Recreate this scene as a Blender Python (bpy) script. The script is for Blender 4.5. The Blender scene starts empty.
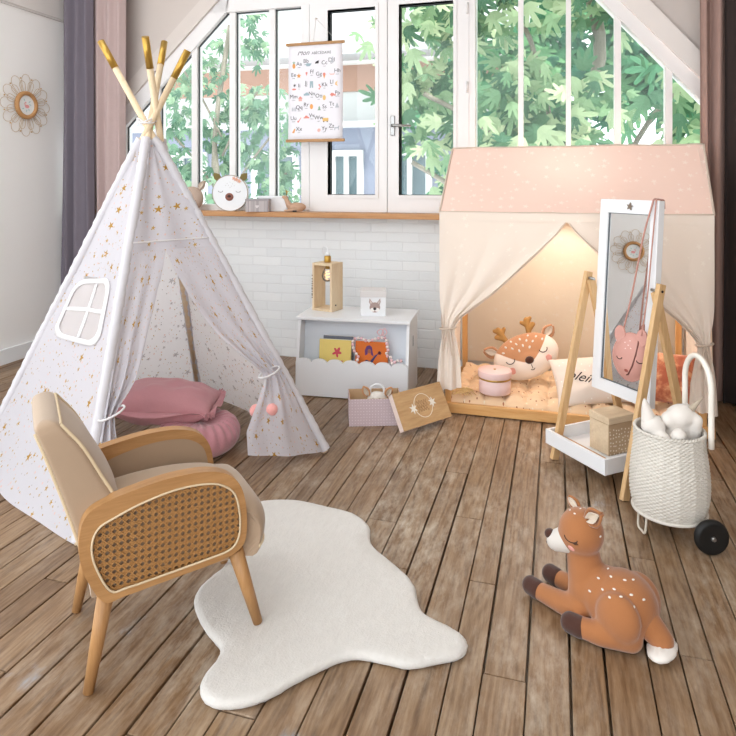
import bpy, bmesh, math, random
from mathutils import Vector, Matrix, Euler, noise
from mathutils.bvhtree import BVHTree
R = math.radians
PI = math.pi
rnd = random.Random(7)
sc = bpy.context.scene
COL = sc.collection

# ------------------------------------------------------------------ helpers
def lin(h):
    h = h.lstrip('#')
    c = [int(h[i:i + 2], 16) / 255 for i in (0, 2, 4)]
    return tuple(x / 12.92 if x <= .04045 else ((x + .055) / 1.055) ** 2.4 for x in c) + (1.0,)

def mul(c, k):
    return (min(1, c[0] * k), min(1, c[1] * k), min(1, c[2] * k), 1)

class NT:
    """small wrapper for building node trees"""
    def __init__(s, name):
        s.m = bpy.data.materials.new(name)
        s.m.use_nodes = True
        s.t = s.m.node_tree
        s.t.nodes.clear()
        s.out = s.t.nodes.new('ShaderNodeOutputMaterial')
    def n(s, kind, ins=None, **kw):
        nd = s.t.nodes.new(kind)
        for k, v in kw.items():
            setattr(nd, k, v)
        for k, v in (ins or {}).items():
            s.put(nd.inputs[k], v)
        return nd
    def put(s, sock, v):
        if isinstance(v, bpy.types.NodeSocket):
            s.t.links.new(v, sock)
        else:
            sock.default_value = v
    def math(s, op, a, b=0.0, c=None):
        nd = s.n('ShaderNodeMath', operation=op)
        s.put(nd.inputs[0], a); s.put(nd.inputs[1], b)
        if c is not None: s.put(nd.inputs[2], c)
        return nd.outputs[0]
    def vm(s, op, a, b=(0, 0, 0)):
        nd = s.n('ShaderNodeVectorMath', operation=op)
        s.put(nd.inputs[0], a)
        if op == 'SCALE': s.put(nd.inputs['Scale'], b)
        else: s.put(nd.inputs[1], b)
        return nd.outputs['Value'] if op in ('LENGTH', 'DOT_PRODUCT') else nd.outputs['Vector']
    def mix(s, f, a, b):
        nd = s.n('ShaderNodeMix', data_type='RGBA')
        s.put(nd.inputs[0], f); s.put(nd.inputs[6], a); s.put(nd.inputs[7], b)
        return nd.outputs[2]
    def coord(s, kind='Object'):
        return s.n('ShaderNodeTexCoord').outputs[kind]
    def noise(s, vec, scale, detail=4, rough=.6, out='Fac'):
        nd = s.n('ShaderNodeTexNoise', {'Vector': vec, 'Scale': scale, 'Detail': detail, 'Roughness': rough})
        return nd.outputs[out]
    def ramp(s, f, stops):
        nd = s.n('ShaderNodeValToRGB', {'Fac': f})
        e = nd.color_ramp.elements
        while len(e) < len(stops): e.new(.5)
        for el, (p, c) in zip(e, stops):
            el.position = p; el.color = c
        return nd.outputs['Color']
    def bump(s, h, strength=.3, dist=.01, normal=None):
        nd = s.n('ShaderNodeBump', {'Height': h, 'Strength': strength, 'Distance': dist})
        if normal is not None: s.put(nd.inputs['Normal'], normal)
        return nd.outputs['Normal']
    def bsdf(s, col, rough=.6, normal=None, metallic=0, spec=.5, sheen=0, trans=None, coat=0):
        p = s.n('ShaderNodeBsdfPrincipled', {'Base Color': col, 'Roughness': rough, 'Metallic': metallic,
                                             'Specular IOR Level': spec, 'Sheen Weight': sheen, 'Coat Weight': coat})
        if normal is not None: s.put(p.inputs['Normal'], normal)
        o = p.outputs[0]
        if trans:
            tr = s.n('ShaderNodeBsdfTranslucent', {'Color': col})
            if normal is not None: s.put(tr.inputs['Normal'], normal)
            mx = s.n('ShaderNodeMixShader', {0: trans, 1: o, 2: tr.outputs[0]})
            o = mx.outputs[0]
        s.t.links.new(o, s.out.inputs['Surface'])
        return s.m
    def voro(s, vec, scale, rand=1.0):
        return s.n('ShaderNodeTexVoronoi', {'Vector': vec, 'Scale': scale, 'Randomness': rand}, voronoi_dimensions='2D')
    def dots(s, uv, scale, rad, keep=1.0, rand=.8, off=0.0):
        vec = s.vm('ADD', s.vm('SCALE', uv, scale), (off, off * 1.7, 0))
        v = s.voro(vec, 1.0, rand)
        m = s.math('LESS_THAN', v.outputs['Distance'], rad)
        if keep < 1:
            sp = s.n('ShaderNodeSeparateColor', {0: v.outputs['Color']})
            m = s.math('MULTIPLY', m, s.math('LESS_THAN', sp.outputs[0], keep))
        return m
    def stars(s, uv, scale, size, keep=.6, rand=.7, off=0.0):
        vec = s.vm('ADD', s.vm('SCALE', uv, scale), (off, off * 1.3, 0))
        v = s.voro(vec, 1.0, rand)
        d = s.vm('SUBTRACT', vec, v.outputs['Position'])
        sx = s.n('ShaderNodeSeparateXYZ', {0: d})
        sp = s.n('ShaderNodeSeparateColor', {0: v.outputs['Color']})
        a = s.math('ARCTAN2', sx.outputs[1], sx.outputs[0])
        a = s.math('ADD', s.math('MULTIPLY', a, 5 / (2 * PI)), s.math('ADD', sp.outputs[2], 10.0))
        fr = s.math('FRACT', a)
        tip = s.math('MULTIPLY', s.math('ABSOLUTE', s.math('SUBTRACT', fr, .5)), 2.0)
        rr = s.math('MULTIPLY', s.math('ADD', .38, s.math('MULTIPLY', s.math('POWER', tip, 1.6), .62)), size)
        ln = s.vm('LENGTH', s.n('ShaderNodeCombineXYZ', {0: sx.outputs[0], 1: sx.outputs[1]}).outputs[0])
        m = s.math('LESS_THAN', ln, rr)
        return s.math('MULTIPLY', m, s.math('LESS_THAN', sp.outputs[0], keep))

def plain(name, hexc, rough=.6, var=.06, scale=25, bump=0, bscale=120, metallic=0, spec=.4, sheen=0, trans=None, dist=.002, coat=0):
    t = NT(name)
    c = lin(hexc)
    co = t.coord()
    col = t.mix(t.noise(co, scale), mul(c, 1 - var), mul(c, 1 + var))
    nm = t.bump(t.noise(co, bscale, 3), bump, dist) if bump else None
    return t.bsdf(col, rough, nm, metallic, spec, sheen, trans, coat)

def fabric(name, hexc, rough=.9, thread=900, trans=None, sheen=.2, var=.06, bump=.25):
    t = NT(name)
    c = lin(hexc)
    co = t.coord()
    w1 = t.n('ShaderNodeTexWave', {'Vector': co, 'Scale': thread / 6.0, 'Distortion': .5}, bands_direction='X').outputs['Fac']
    w2 = t.n('ShaderNodeTexWave', {'Vector': co, 'Scale': thread / 6.0, 'Distortion': .5}, bands_direction='Z').outputs['Fac']
    h = t.math('ADD', t.math('MULTIPLY', w1, .5), t.math('MULTIPLY', w2, .5))
    col = t.mix(t.noise(co, 14), mul(c, 1 - var), mul(c, 1 + var))
    nm = t.bump(h, bump * .4, .001, t.bump(t.noise(co, 18, 5), bump, .01))
    return t.bsdf(col, rough, nm, 0, .2, sheen, trans)

def wood(name, c1, c2, scale=(1, 1, .08), rough=.5, k=40, spec=.4):
    """grain runs along the axis whose scale is smallest"""
    t = NT(name)
    co = t.vm('MULTIPLY', t.coord(), scale)
    n1 = t.noise(co, k, 6, .6)
    n2 = t.noise(co, k * 4, 4, .7)
    f = t.math('ADD', t.math('MULTIPLY', n1, .7), t.math('MULTIPLY', n2, .3))
    col = t.ramp(f, [(.3, lin(c1)), (.7, lin(c2))])
    return t.bsdf(col, rough, t.bump(f, .15, .003), 0, spec)

class MB:
    def __init__(s):
        s.b = bmesh.new()
        s.uv = s.b.loops.layers.uv.new('UVMap')
        s.mi = 0
    def _f(s, fs, smooth):
        for f in fs:
            f.material_index = s.mi
            f.smooth = smooth
    def box(s, c, d, rot=(0, 0, 0), bev=0.0):
        M = Matrix.Translation(c) @ Euler(rot).to_matrix().to_4x4()
        g = bmesh.ops.create_cube(s.b, size=1)
        vs = g['verts']
        for v in vs: v.co = Vector((v.co.x * d[0], v.co.y * d[1], v.co.z * d[2]))
        fs = list({f for v in vs for f in v.link_faces})
        if bev:
            es = list({e for f in fs for e in f.edges})
            r = bmesh.ops.bevel(s.b, geom=es, offset=min(bev, min(d) * .45), segments=2, affect='EDGES', profile=.5)
            vs = list({v for f in r['faces'] for v in f.verts} | {v for v in vs if v.is_valid})
            fs = list({f for v in vs for f in v.link_faces})
        for v in vs: v.co = M @ v.co
        s._f(fs, False)
        return s
    def bar(s, p, q, w, h, up=(0, 0, 1), bev=.002):
        """square bar from p to q; w sideways, h along up"""
        p, q, up = Vector(p), Vector(q), Vector(up)
        z = (q - p); L = z.length; z.normalize()
        x = up.cross(z).normalized(); y = z.cross(x)
        M = Matrix((x, y, z)).transposed().to_4x4(); M.translation = (p + q) / 2
        n0 = set(s.b.verts)
        s.box((0, 0, 0), (w, h, L), bev=bev)
        for v in s.b.verts:
            if v not in n0: v.co = M @ v.co
        return s
    def cyl(s, p, q, r1, r2=None, seg=16, caps=True, smooth=True):
        p, q = Vector(p), Vector(q)
        if r2 is None: r2 = r1
        z = (q - p).normalized()
        x = z.orthogonal().normalized(); y = z.cross(x)
        a = [s.b.verts.new(p + (x * math.cos(2 * PI * i / seg) + y * math.sin(2 * PI * i / seg)) * r1) for i in range(seg)]
        b = [s.b.verts.new(q + (x * math.cos(2 * PI * i / seg) + y * math.sin(2 * PI * i / seg)) * r2) for i in range(seg)]
        s._f([s.b.faces.new((a[i], a[(i + 1) % seg], b[(i + 1) % seg], b[i])) for i in range(seg)], smooth)
        if caps:
            s._f([s.b.faces.new(list(reversed(a))), s.b.faces.new(b)], False)
        return s
    def ell(s, c, r, rot=(0, 0, 0), seg=20):
        if not hasattr(r, '__len__'): r = (r, r, r)
        g = bmesh.ops.create_uvsphere(s.b, u_segments=seg, v_segments=max(6, seg // 2), radius=1)
        M = Matrix.Translation(c) @ Euler(rot).to_matrix().to_4x4() @ Matrix.Diagonal((r[0], r[1], r[2], 1))
        for v in g['verts']: v.co = M @ v.co
        s._f({f for v in g['verts'] for f in v.link_faces}, True)
        return s
    def tube(s, pts, r, seg=8, closed=False, caps=True):
        pts = [Vector(p) for p in pts]
        n = len(pts)
        rr = r if hasattr(r, '__len__') else [r] * n
        rings = []
        prev = None
        for i, p in enumerate(pts):
            if closed: d = pts[(i + 1) % n] - pts[i - 1]
            else: d = pts[min(i + 1, n - 1)] - pts[max(i - 1, 0)]
            d = d.normalized() if d.length > 1e-9 else Vector((0, 0, 1))
            if prev is None: x = d.orthogonal().normalized()
            else:
                x = prev - d * prev.dot(d)
                x = x.normalized() if x.length > 1e-6 else d.orthogonal().normalized()
            prev = x
            y = d.cross(x)
            rings.append([s.b.verts.new(p + (x * math.cos(2 * PI * k / seg) + y * math.sin(2 * PI * k / seg)) * rr[i]) for k in range(seg)])
        fs = []
        for i in range(n if closed else n - 1):
            a, b = rings[i], rings[(i + 1) % n]
            off = 0
            if closed and i == n - 1:
                off = min(range(seg), key=lambda o: (a[0].co - b[o].co).length)
            for k in range(seg):
                fs.append(s.b.faces.new((a[k], a[(k + 1) % seg], b[(k + 1 + off) % seg], b[(k + off) % seg])))
        s._f(fs, True)
        if caps and not closed:
            s._f([s.b.faces.new(list(reversed(rings[0]))), s.b.faces.new(rings[-1])], False)
        return s
    def prism(s, pts, depth, M=None, bev=0.0, smooth=False):
        """closed 2-D outline in local XY extruded along +Z by depth, placed by matrix M"""
        M = M or Matrix()
        a = [s.b.verts.new(M @ Vector((p[0], p[1], 0))) for p in pts]
        b = [s.b.verts.new(M @ Vector((p[0], p[1], depth))) for p in pts]
        n = len(pts)
        side = [s.b.faces.new((a[i], a[(i + 1) % n], b[(i + 1) % n], b[i])) for i in range(n)]
        s._f(side, smooth)
        caps = [s.b.faces.new(list(reversed(a))), s.b.faces.new(b)]
        s._f(caps, False)
        for f in caps: f.normal_update()
        if n > 4: bmesh.ops.triangulate(s.b, faces=caps, ngon_method='EAR_CLIP')
        return s
    def ring(s, outer, inner, depth, M=None):
        """frame between two outlines with the same point count"""
        M = M or Matrix()
        n = len(outer)
        v = [[s.b.verts.new(M @ Vector((p[0], p[1], z))) for p in o] for o in (outer, inner) for z in (0, depth)]
        o0, o1, i0, i1 = v
        fs = []
        for k in range(n):
            j = (k + 1) % n
            fs += [s.b.faces.new((o0[k], o0[j], o1[j], o1[k])), s.b.faces.new((i1[k], i1[j], i0[j], i0[k])),
                   s.b.faces.new((o1[k], o1[j], i1[j], i1[k])), s.b.faces.new((o0[j], o0[k], i0[k], i0[j]))]
        s._f(fs, False)
        return s
    def grid(s, nu, nv, fn, smooth=True, keep=None, closed=False):
        """fn(u,v) -> point or (point, uv); keep(u,v) drops faces"""
        P = {}
        for j in range(nv + 1):
            for i in range(nu + 1):
                if closed and i == nu: P[i, j] = P[0, j]; continue
                r = fn(i / nu, j / nv)
                p, uv = r if isinstance(r, tuple) and len(r) == 2 else (r, (i / nu, j / nv))
                P[i, j] = (s.b.verts.new(p), uv)
        fs = []
        for j in range(nv):
            for i in range(nu):
                if keep and not keep((i + .5) / nu, (j + .5) / nv): continue
                q = [P[i, j], P[i + 1, j], P[i + 1, j + 1], P[i, j + 1]]
                if len({x[0] for x in q}) < 4: continue
                f = s.b.faces.new([x[0] for x in q])
                for l, x in zip(f.loops, q): l[s.uv].uv = x[1]
                fs.append(f)
        s._f(fs, smooth)
        return s
    def lathe(s, prof, seg=48, c=(0, 0, 0), smooth=True, cap=True):
        rings = [[s.b.verts.new((c[0] + r * math.cos(2 * PI * k / seg), c[1] + r * math.sin(2 * PI * k / seg), c[2] + z)) for k in range(seg)] for r, z in prof]
        fs = []
        for a, b in zip(rings, rings[1:]):
            for k in range(seg):
                fs.append(s.b.faces.new((a[k], a[(k + 1) % seg], b[(k + 1) % seg], b[k])))
        s._f(fs, smooth)
        if cap:
            s._f([s.b.faces.new(list(reversed(rings[0]))), s.b.faces.new(rings[-1])], False)
        return s
    def mesh(s, me, M=None):
        n0 = len(s.b.verts)
        s.b.verts.ensure_lookup_table()
        fn = len(s.b.faces)
        s.b.from_mesh(me)
        s.b.verts.ensure_lookup_table(); s.b.faces.ensure_lookup_table()
        if M:
            for v in s.b.verts[n0:]: v.co = M @ v.co
        for f in s.b.faces[fn:]: f.material_index = s.mi
        return s
    def build(s, name, mats, parent=None, world=False, solid=0.0, sub=0, auto=None):
        if world and parent is not None:
            s.b.transform(parent.matrix_basis.inverted())
        bmesh.ops.recalc_face_normals(s.b, faces=s.b.faces) if solid == 0 else None
        me = bpy.data.meshes.new(name)
        s.b.to_mesh(me); s.b.free()
        o = bpy.data.objects.new(name, me)
        COL.objects.link(o)
        for m in (mats if isinstance(mats, (list, tuple)) else [mats]): me.materials.append(m)
        if parent is not None: o.parent = parent
        if solid:
            md = o.modifiers.new('Solidify', 'SOLIDIFY'); md.thickness = solid; md.offset = 0
        if sub:
            md = o.modifiers.new('Subdivision', 'SUBSURF'); md.levels = sub; md.render_levels = sub
        return o

def tag(o, label, cat, group=None):
    o['label'] = label; o['category'] = cat
    if group: o['group'] = group
    return o

def thing(name, label, cat, loc=(0, 0, 0), rot=0, group=None):
    o = bpy.data.objects.new(name, None)
    o.empty_display_size = .05
    COL.objects.link(o)
    o.location = loc
    o.rotation_euler = rot if hasattr(rot, '__len__') else (0, 0, rot)
    return tag(o, label, cat, group)

def struct(o):
    o['kind'] = 'structure'
    return o

def copy_tree(o, parent=None):
    c = o.copy()
    COL.objects.link(c)
    if parent: c.parent = parent
    for ch in list(o.children): copy_tree(ch, c)
    return c

def catmull(pts, n=6, closed=False):
    P = [Vector(p) for p in pts]
    out = []
    m = len(P)
    for i in range(m if closed else m - 1):
        if closed: a, b, c, d = P[i - 1], P[i], P[(i + 1) % m], P[(i + 2) % m]
        else: a, b, c, d = P[max(i - 1, 0)], P[i], P[i + 1], P[min(i + 2, m - 1)]
        for k in range(n):
            t = k / n
            out.append(.5 * ((2 * b) + (c - a) * t + (2 * a - 5 * b + 4 * c - d) * t * t + (3 * b - a - 3 * c + d) * t ** 3))
    if not closed: out.append(P[-1])
    return out

def eval_mesh(o):
    dg = bpy.context.evaluated_depsgraph_get()
    dg.update()
    return bpy.data.meshes.new_from_object(o.evaluated_get(dg))

def soft(name, shapes, mat, parent=None, vox=.006, smooth=6, world=False):
    """one continuous rounded body from ellipsoids ('e', centre, radii, rot) and tapered limbs ('c', p, r, q, r2)"""
    b = MB()
    for sh in shapes:
        if sh[0] == 'e':
            b.ell(sh[1], sh[2], sh[3] if len(sh) > 3 else (0, 0, 0), seg=24)
        else:
            p, r1, q, r2 = Vector(sh[1]), sh[2], Vector(sh[3]), sh[4]
            n = max(3, int((q - p).length / (min(r1, r2) * .3)))
            for i in range(n + 1):
                t = i / n
                b.ell(p.lerp(q, t), r1 + (r2 - r1) * t, seg=16)
    if world and parent is not None: b.b.transform(parent.matrix_basis.inverted())
    me = bpy.data.meshes.new('tmp'); b.b.to_mesh(me); b.b.free()
    o = bpy.data.objects.new('tmp', me); COL.objects.link(o)
    md = o.modifiers.new('r', 'REMESH'); md.mode = 'VOXEL'; md.voxel_size = vox
    ms = o.modifiers.new('s', 'SMOOTH'); ms.iterations = smooth; ms.factor = .5
    res = eval_mesh(o)
    bpy.data.objects.remove(o)
    for p in res.polygons: p.use_smooth = True
    res.name = name
    res.materials.clear(); res.materials.append(mat)
    o = bpy.data.objects.new(name, res); COL.objects.link(o)
    if parent is not None: o.parent = parent
    return o

def bvh(o):
    me = o.data
    return BVHTree.FromPolygons([v.co.copy() for v in me.vertices], [tuple(p.vertices) for p in me.polygons])

def hit(tree, o, target):
    d = (Vector(target) - Vector(o)).normalized()
    h = tree.ray_cast(Vector(o), d)
    return (h[0], h[1]) if h[0] is not None else (Vector(target), -d)

def stroke(mb, tree, eye, pts, r, lift=.0):
    """a stitched line lying on a surface, cast from eye through pts"""
    out = []
    for p in pts:
        h, n = hit(tree, eye, p)
        if n.dot(Vector(eye) - h) < 0: n = -n
        out.append(h + n * lift)
    mb.tube(out, r, seg=6)

def spot(mb, tree, eye, p, rx, ry=None, h=.002, ang=0):
    ry = ry or rx
    c, n = hit(tree, eye, p)
    if n.dot(Vector(eye) - c) < 0: n = -n
    x = Vector((0, 0, 1)).cross(n)
    x = x.normalized() if x.length > 1e-3 else n.orthogonal().normalized()
    y = n.cross(x)
    x, y = x * math.cos(ang) + y * math.sin(ang), y * math.cos(ang) - x * math.sin(ang)
    n0 = set(mb.b.verts)
    mb.ell((0, 0, 0), (rx, ry, h), seg=12)
    M = Matrix((x, y, n)).transposed().to_4x4(); M.translation = c
    for v in mb.b.verts:
        if v not in n0: v.co = M @ v.co

def text_mesh(body, size, extrude=.0006, shear=0.0, align='CENTER'):
    cu = bpy.data.curves.new('t', 'FONT')
    cu.body = body; cu.size = size; cu.extrude = extrude; cu.shear = shear
    cu.align_x = align; cu.resolution_u = 3
    o = bpy.data.objects.new('t', cu); COL.objects.link(o)
    me = eval_mesh(o)
    bpy.data.objects.remove(o)
    return me

def basis(x, y, o):
    """matrix with local x, y along the given directions (z = x cross y) at o"""
    x, y = Vector(x).normalized(), Vector(y).normalized()
    z = x.cross(y).normalized(); y = z.cross(x)
    M = Matrix((x, y, z)).transposed().to_4x4(); M.translation = Vector(o)
    return M

def circle(r, n=32, c=(0, 0), ry=None):
    ry = ry or r
    return [(c[0] + r * math.cos(2 * PI * i / n), c[1] + ry * math.sin(2 * PI * i / n)) for i in range(n)]

def rrect(w, h, r, n=6):
    pts = []
    for cx, cy, a in ((w / 2 - r, h / 2 - r, 0), (-w / 2 + r, h / 2 - r, 90), (-w / 2 + r, -h / 2 + r, 180), (w / 2 - r, -h / 2 + r, 270)):
        for k in range(n + 1):
            t = R(a + 90 * k / n)
            pts.append((cx + r * math.cos(t), cy + r * math.sin(t)))
    return pts

def star2d(r, k=.45, n=5, a0=90):
    return [((r if i % 2 == 0 else r * k) * math.cos(R(a0 + i * 180 / n)), (r if i % 2 == 0 else r * k) * math.sin(R(a0 + i * 180 / n))) for i in range(2 * n)]

# ------------------------------------------------------------------ materials
white_paint = plain('white paint', '#eceef0', .45, .02, 6, .05, 60)
white_lacquer = plain('white lacquer', '#edeff2', .35, .015, 5)
frame_paint = plain('window frame paint', '#eceaea', .4, .02, 8, .04, 80)
plaster = plain('plaster', '#cfc5bf', .9, .03, 3, .15, 40)
wall_white = plain('white wall paint', '#f6f5f4', .85, .02, 2, .1, 50)
pine = wood('pale pine', '#c99f6b', '#e3c193', (1, 1, .06))
pine_x = wood('pale pine along x', '#c9975c', '#e2b67c', (.06, 1, 1))
oak = wood('honey ash wood', '#9d7144', '#bd9060', (1, 1, .1), .42)
oak_x = wood('honey ash wood along x', '#9d7144', '#bd9060', (.08, 1, 1), .42)
raw_wood = wood('raw pale wood', '#d9bd97', '#ecd9ba', (1, 1, .1), .6)
sill_wood = wood('sill wood', '#a9764a', '#cf9d6c', (.05, 1, 1), .5)
gold = plain('brushed gold paint', '#c19a4b', .32, .08, 60, metallic=.75)
steel = plain('brushed steel', '#a9a9a8', .3, .04, 60, metallic=.9)
white_fabric = fabric('white cotton', '#f2f0f0', trans=.3)
black = plain('black rubber', '#161616', .5, .1, 30)
dark_line = plain('dark thread', '#3a2a26', .8)
brown_felt = plain('dark brown plush', '#46291f', .95, .1, 60, .3, 400, sheen=.3)
white_plush = plain('white plush', '#e6e0d9', .95, .03, 40, .4, 350, sheen=.3)
rose_felt = plain('rose felt', '#e6a79c', .9)
# ------------------------------------------------------------------ the room
W = 4.07          # inner face of the back wall
LW = -3.5         # left wall
RW = 1.45         # right wall
Y0 = -1.2         # the room goes on behind the camera

def floor_material():
    t = NT('old floorboards')
    co = t.coord()
    at = t.n('ShaderNodeAttribute', attribute_name='plank', attribute_type='GEOMETRY')
    sp = t.n('ShaderNodeSeparateColor', {0: at.outputs['Color']})
    off = t.vm('SCALE', at.outputs['Color'], 37.0)
    v = t.vm('ADD', t.vm('MULTIPLY', co, (1, .07, 1)), off)
    # cathedral grain: strongly warped bands
    warp = t.noise(t.vm('MULTIPLY', t.vm('ADD', co, off), (4.0, .42, 1)), 1.7, 2, .45)
    bands = t.math('FRACT', t.math('MULTIPLY', warp, 22.0))
    bands = t.math('ABSOLUTE', t.math('SUBTRACT', bands, .5))
    fine = t.noise(v, 95, 6, .65)
    mid = t.noise(v, 24, 5, .6)
    f = t.math('ADD', t.math('MULTIPLY', bands, .22), t.math('ADD', t.math('MULTIPLY', fine, .62), t.math('MULTIPLY', mid, .30)))
    base = t.ramp(f, [(.28, lin('#5d4732')), (.44, lin('#8d7256')), (.60, lin('#ab9379')), (.8, lin('#c3b19c'))])
    tint = t.ramp(sp.outputs[0], [(0, lin('#a58b69')), (.35, lin('#d2bd9f')), (.7, lin('#bfa886')), (1, lin('#e6d8c0'))])
    col = t.n('ShaderNodeMix', {0: .8, 6: base, 7: tint}, data_type='RGBA', blend_type='MULTIPLY').outputs[2]
    col = t.vm('SCALE', col, .98)
    col = t.mix(.06, col, t.n('ShaderNodeHueSaturation', {'Saturation': .35, 'Color': col}).outputs[0])
    # old paint and lime worn into the boards
    wear_sheen = t.noise(t.vm('MULTIPLY', co, (1, .45, 1)), 2.6, 7, .72)
    wear_sheen = t.n('ShaderNodeMapRange', {0: wear_sheen, 1: .40, 2: .64}).outputs[0]
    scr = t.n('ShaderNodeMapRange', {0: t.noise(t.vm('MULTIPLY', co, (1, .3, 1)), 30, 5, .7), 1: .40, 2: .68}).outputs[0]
    wear_sheen = t.math('MULTIPLY', wear_sheen, scr)
    # strongest mid-floor, where the window's sheen is painted into the colour
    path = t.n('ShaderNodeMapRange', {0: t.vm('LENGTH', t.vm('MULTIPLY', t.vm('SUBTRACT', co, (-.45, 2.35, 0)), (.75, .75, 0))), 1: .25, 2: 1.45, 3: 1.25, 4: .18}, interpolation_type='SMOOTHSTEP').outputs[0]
    wear_sheen = t.math('MULTIPLY', wear_sheen, path)
    col = t.mix(t.math('MULTIPLY', wear_sheen, .62), col, lin('#d8cdbb'))
    blue = t.n('ShaderNodeMapRange', {0: t.noise(t.vm('ADD', t.vm('MULTIPLY', co, (1, .7, 1)), (4.3, 8.1, 0)), 3.3, 5, .6), 1: .66, 2: .71}).outputs[0]
    col = t.mix(t.math('MULTIPLY', t.math('MULTIPLY', blue, scr), .6), col, lin('#9fb0c0'))
    # dark knots and stains
    kn = t.n('ShaderNodeTexVoronoi', {'Vector': t.vm('ADD', t.vm('MULTIPLY', co, (1, .55, 1)), off), 'Scale': 2.3})
    km = t.n('ShaderNodeMapRange', {0: kn.outputs['Distance'], 1: .03, 2: .085, 3: .75, 4: 0.0}).outputs[0]
    col = t.mix(km, col, lin('#4a3020'))
    st = t.n('ShaderNodeMapRange', {0: t.noise(co, 1.7, 5, .65), 1: .55, 2: .75}).outputs[0]
    col = t.mix(t.math('MULTIPLY', st, .45), col, lin('#5b452f'))
    rough = t.n('ShaderNodeMapRange', {0: f, 1: .3, 2: .8, 3: .5, 4: .32}).outputs[0]
    return t.bsdf(col, rough, t.bump(f, .35, .004), 0, .5)

def build_floor():
    b = MB()
    lay = b.b.loops.layers.float_color.new('plank')
    r = random.Random(21)
    x = LW - .02
    while x < RW + .1:
        w = r.uniform(.078, .112)
        y = Y0 - .3 - r.uniform(0, 1.5)
        while y < W + .1:
            L = r.uniform(.9, 2.6)
            n0 = len(b.b.faces)
            g = .0016 + (r.random() < .25) * r.uniform(.001, .0035)
            ya, yb = max(y + .001, Y0 - .3), min(y + L - .001, W + .1)
            if yb - ya > .05:
                z = r.uniform(-.0012, .0012) - .001
                b.box((x + w / 2, (ya + yb) / 2, -.012 + z), (w - 2 * g, yb - ya - .002, .024), bev=.0022)
                c = (r.random(), r.random(), r.random(), 1)
                b.b.faces.ensure_lookup_table()
                for f in b.b.faces[n0:]:
                    for l in f.loops: l[lay] = c
            y += L
        x += w
    n0 = len(b.b.faces)
    b.box(((LW + RW) / 2, (Y0 + W) / 2 - .1, -.05), (RW - LW + .2, W - Y0 + .5, .03))
    b.b.faces.ensure_lookup_table()
    for f in b.b.faces[n0:]:
        for l in f.loops: l[lay] = (0, 0, 0, 1)
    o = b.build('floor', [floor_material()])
    return struct(o)
build_floor()

def brick_material():
    t = NT('white painted brick')
    co = t.coord()
    s = t.n('ShaderNodeSeparateXYZ', {0: co})
    v = t.n('ShaderNodeCombineXYZ', {0: s.outputs[0], 1: s.outputs[2], 2: 0.0}).outputs[0]
    v = t.vm('ADD', v, t.vm('SCALE', t.vm('SUBTRACT', t.noise(v, 9, 3, .6, 'Color'), (.5, .5, .5)), .012))
    br = t.n('ShaderNodeTexBrick', {'Vector': v, 'Color1': lin('#eceeef'), 'Color2': lin('#e4e7e9'), 'Mortar': lin('#e2e4e6'),
                                    'Scale': 1.0, 'Mortar Size': .0045, 'Mortar Smooth': .6, 'Brick Width': .215, 'Row Height': .062})
    h = t.math('ADD', t.math('MULTIPLY', br.outputs['Fac'], -1.0), t.math('MULTIPLY', t.noise(co, 45, 5, .7), .7))
    return t.bsdf(br.outputs['Color'], .6, t.bump(h, .4, .005), 0, .35)

struct(MB().box(((LW + RW) / 2, W + .11, .475), (RW - LW + .3, .22, .99)).build('wall_back', brick_material()))

# sloping plaster above the window, left and right of the rafters
def xz(pts, y, depth):
    """outline in the X-Z plane, thickness towards +Y"""
    return ([(p[0], -p[1]) for p in pts], depth, Matrix.Translation((0, y, 0)) @ Matrix.Rotation(R(-90), 4, 'X'))
def lz(x): return 1.916 + .933 * (x + 3.081)      # outer edge of the left rafter
def lf(x): return 1.817 + .927 * (x + 3.024)      # outer edge of the window frame, left
def lg(x): return 1.981 + .947 * (x + 2.708)      # edge of the glass, left
def rg(x): return 2.29 - 1.143 * (x - .253)
def rf(x): return 2.282 - 1.118 * (x - .342)
def rz(x): return 2.268 - 1.18 * (x - .518)
TOP = 3.3
xl = lambda z: -3.081 + (z - 1.916) / .933
xr = lambda z: .518 - (z - 2.268) / 1.18
b = MB()
b.prism(*xz([(LW - .1, lz(LW - .1)), (xl(TOP), TOP), (LW - .1, TOP)], W + .01, .2))
b.prism(*xz([(RW + .1, rz(RW + .1)), (RW + .1, TOP), (xr(TOP), TOP)], W + .01, .2))
struct(b.build('wall_gable', plaster))
b = MB()
b.prism(*xz([(LW - .1, lf(LW - .1) + .012), (-1.75, lf(-1.75) + .012), (-1.75, lz(-1.75)), (LW - .1, lz(LW - .1))], W - .015, .2))
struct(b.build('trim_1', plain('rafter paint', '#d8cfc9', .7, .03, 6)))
b = MB()
b.prism(*xz([(-.3, rf(-.3) + .012), (RW + .1, rf(RW + .1) + .012), (RW + .1, rz(RW + .1)), (-.3, rz(-.3))], W - .015, .2))
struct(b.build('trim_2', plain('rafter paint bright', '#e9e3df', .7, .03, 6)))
struct(MB().box((-1.02, W - .03, .982), (5.0, .24, .034), bev=.004).build('trim_3', sill_wood))

def glass_material():
    t = NT('window glass')
    fr = t.n('ShaderNodeFresnel', {'IOR': 1.35}).outputs[0]
    tr = t.n('ShaderNodeBsdfTransparent', {'Color': (.97, .985, .98, 1)})
    gl = t.n('ShaderNodeBsdfGlossy', {'Color': (1, 1, 1, 1), 'Roughness': .02})
    mx = t.n('ShaderNodeMixShader', {0: t.math('MULTIPLY', fr, .8), 1: tr.outputs[0], 2: gl.outputs[0]})
    t.t.links.new(mx.outputs[0], t.out.inputs['Surface'])
    return t.m
glass = glass_material()
seal_m = plain('dark window seal', '#4d5154', .6)

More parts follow.
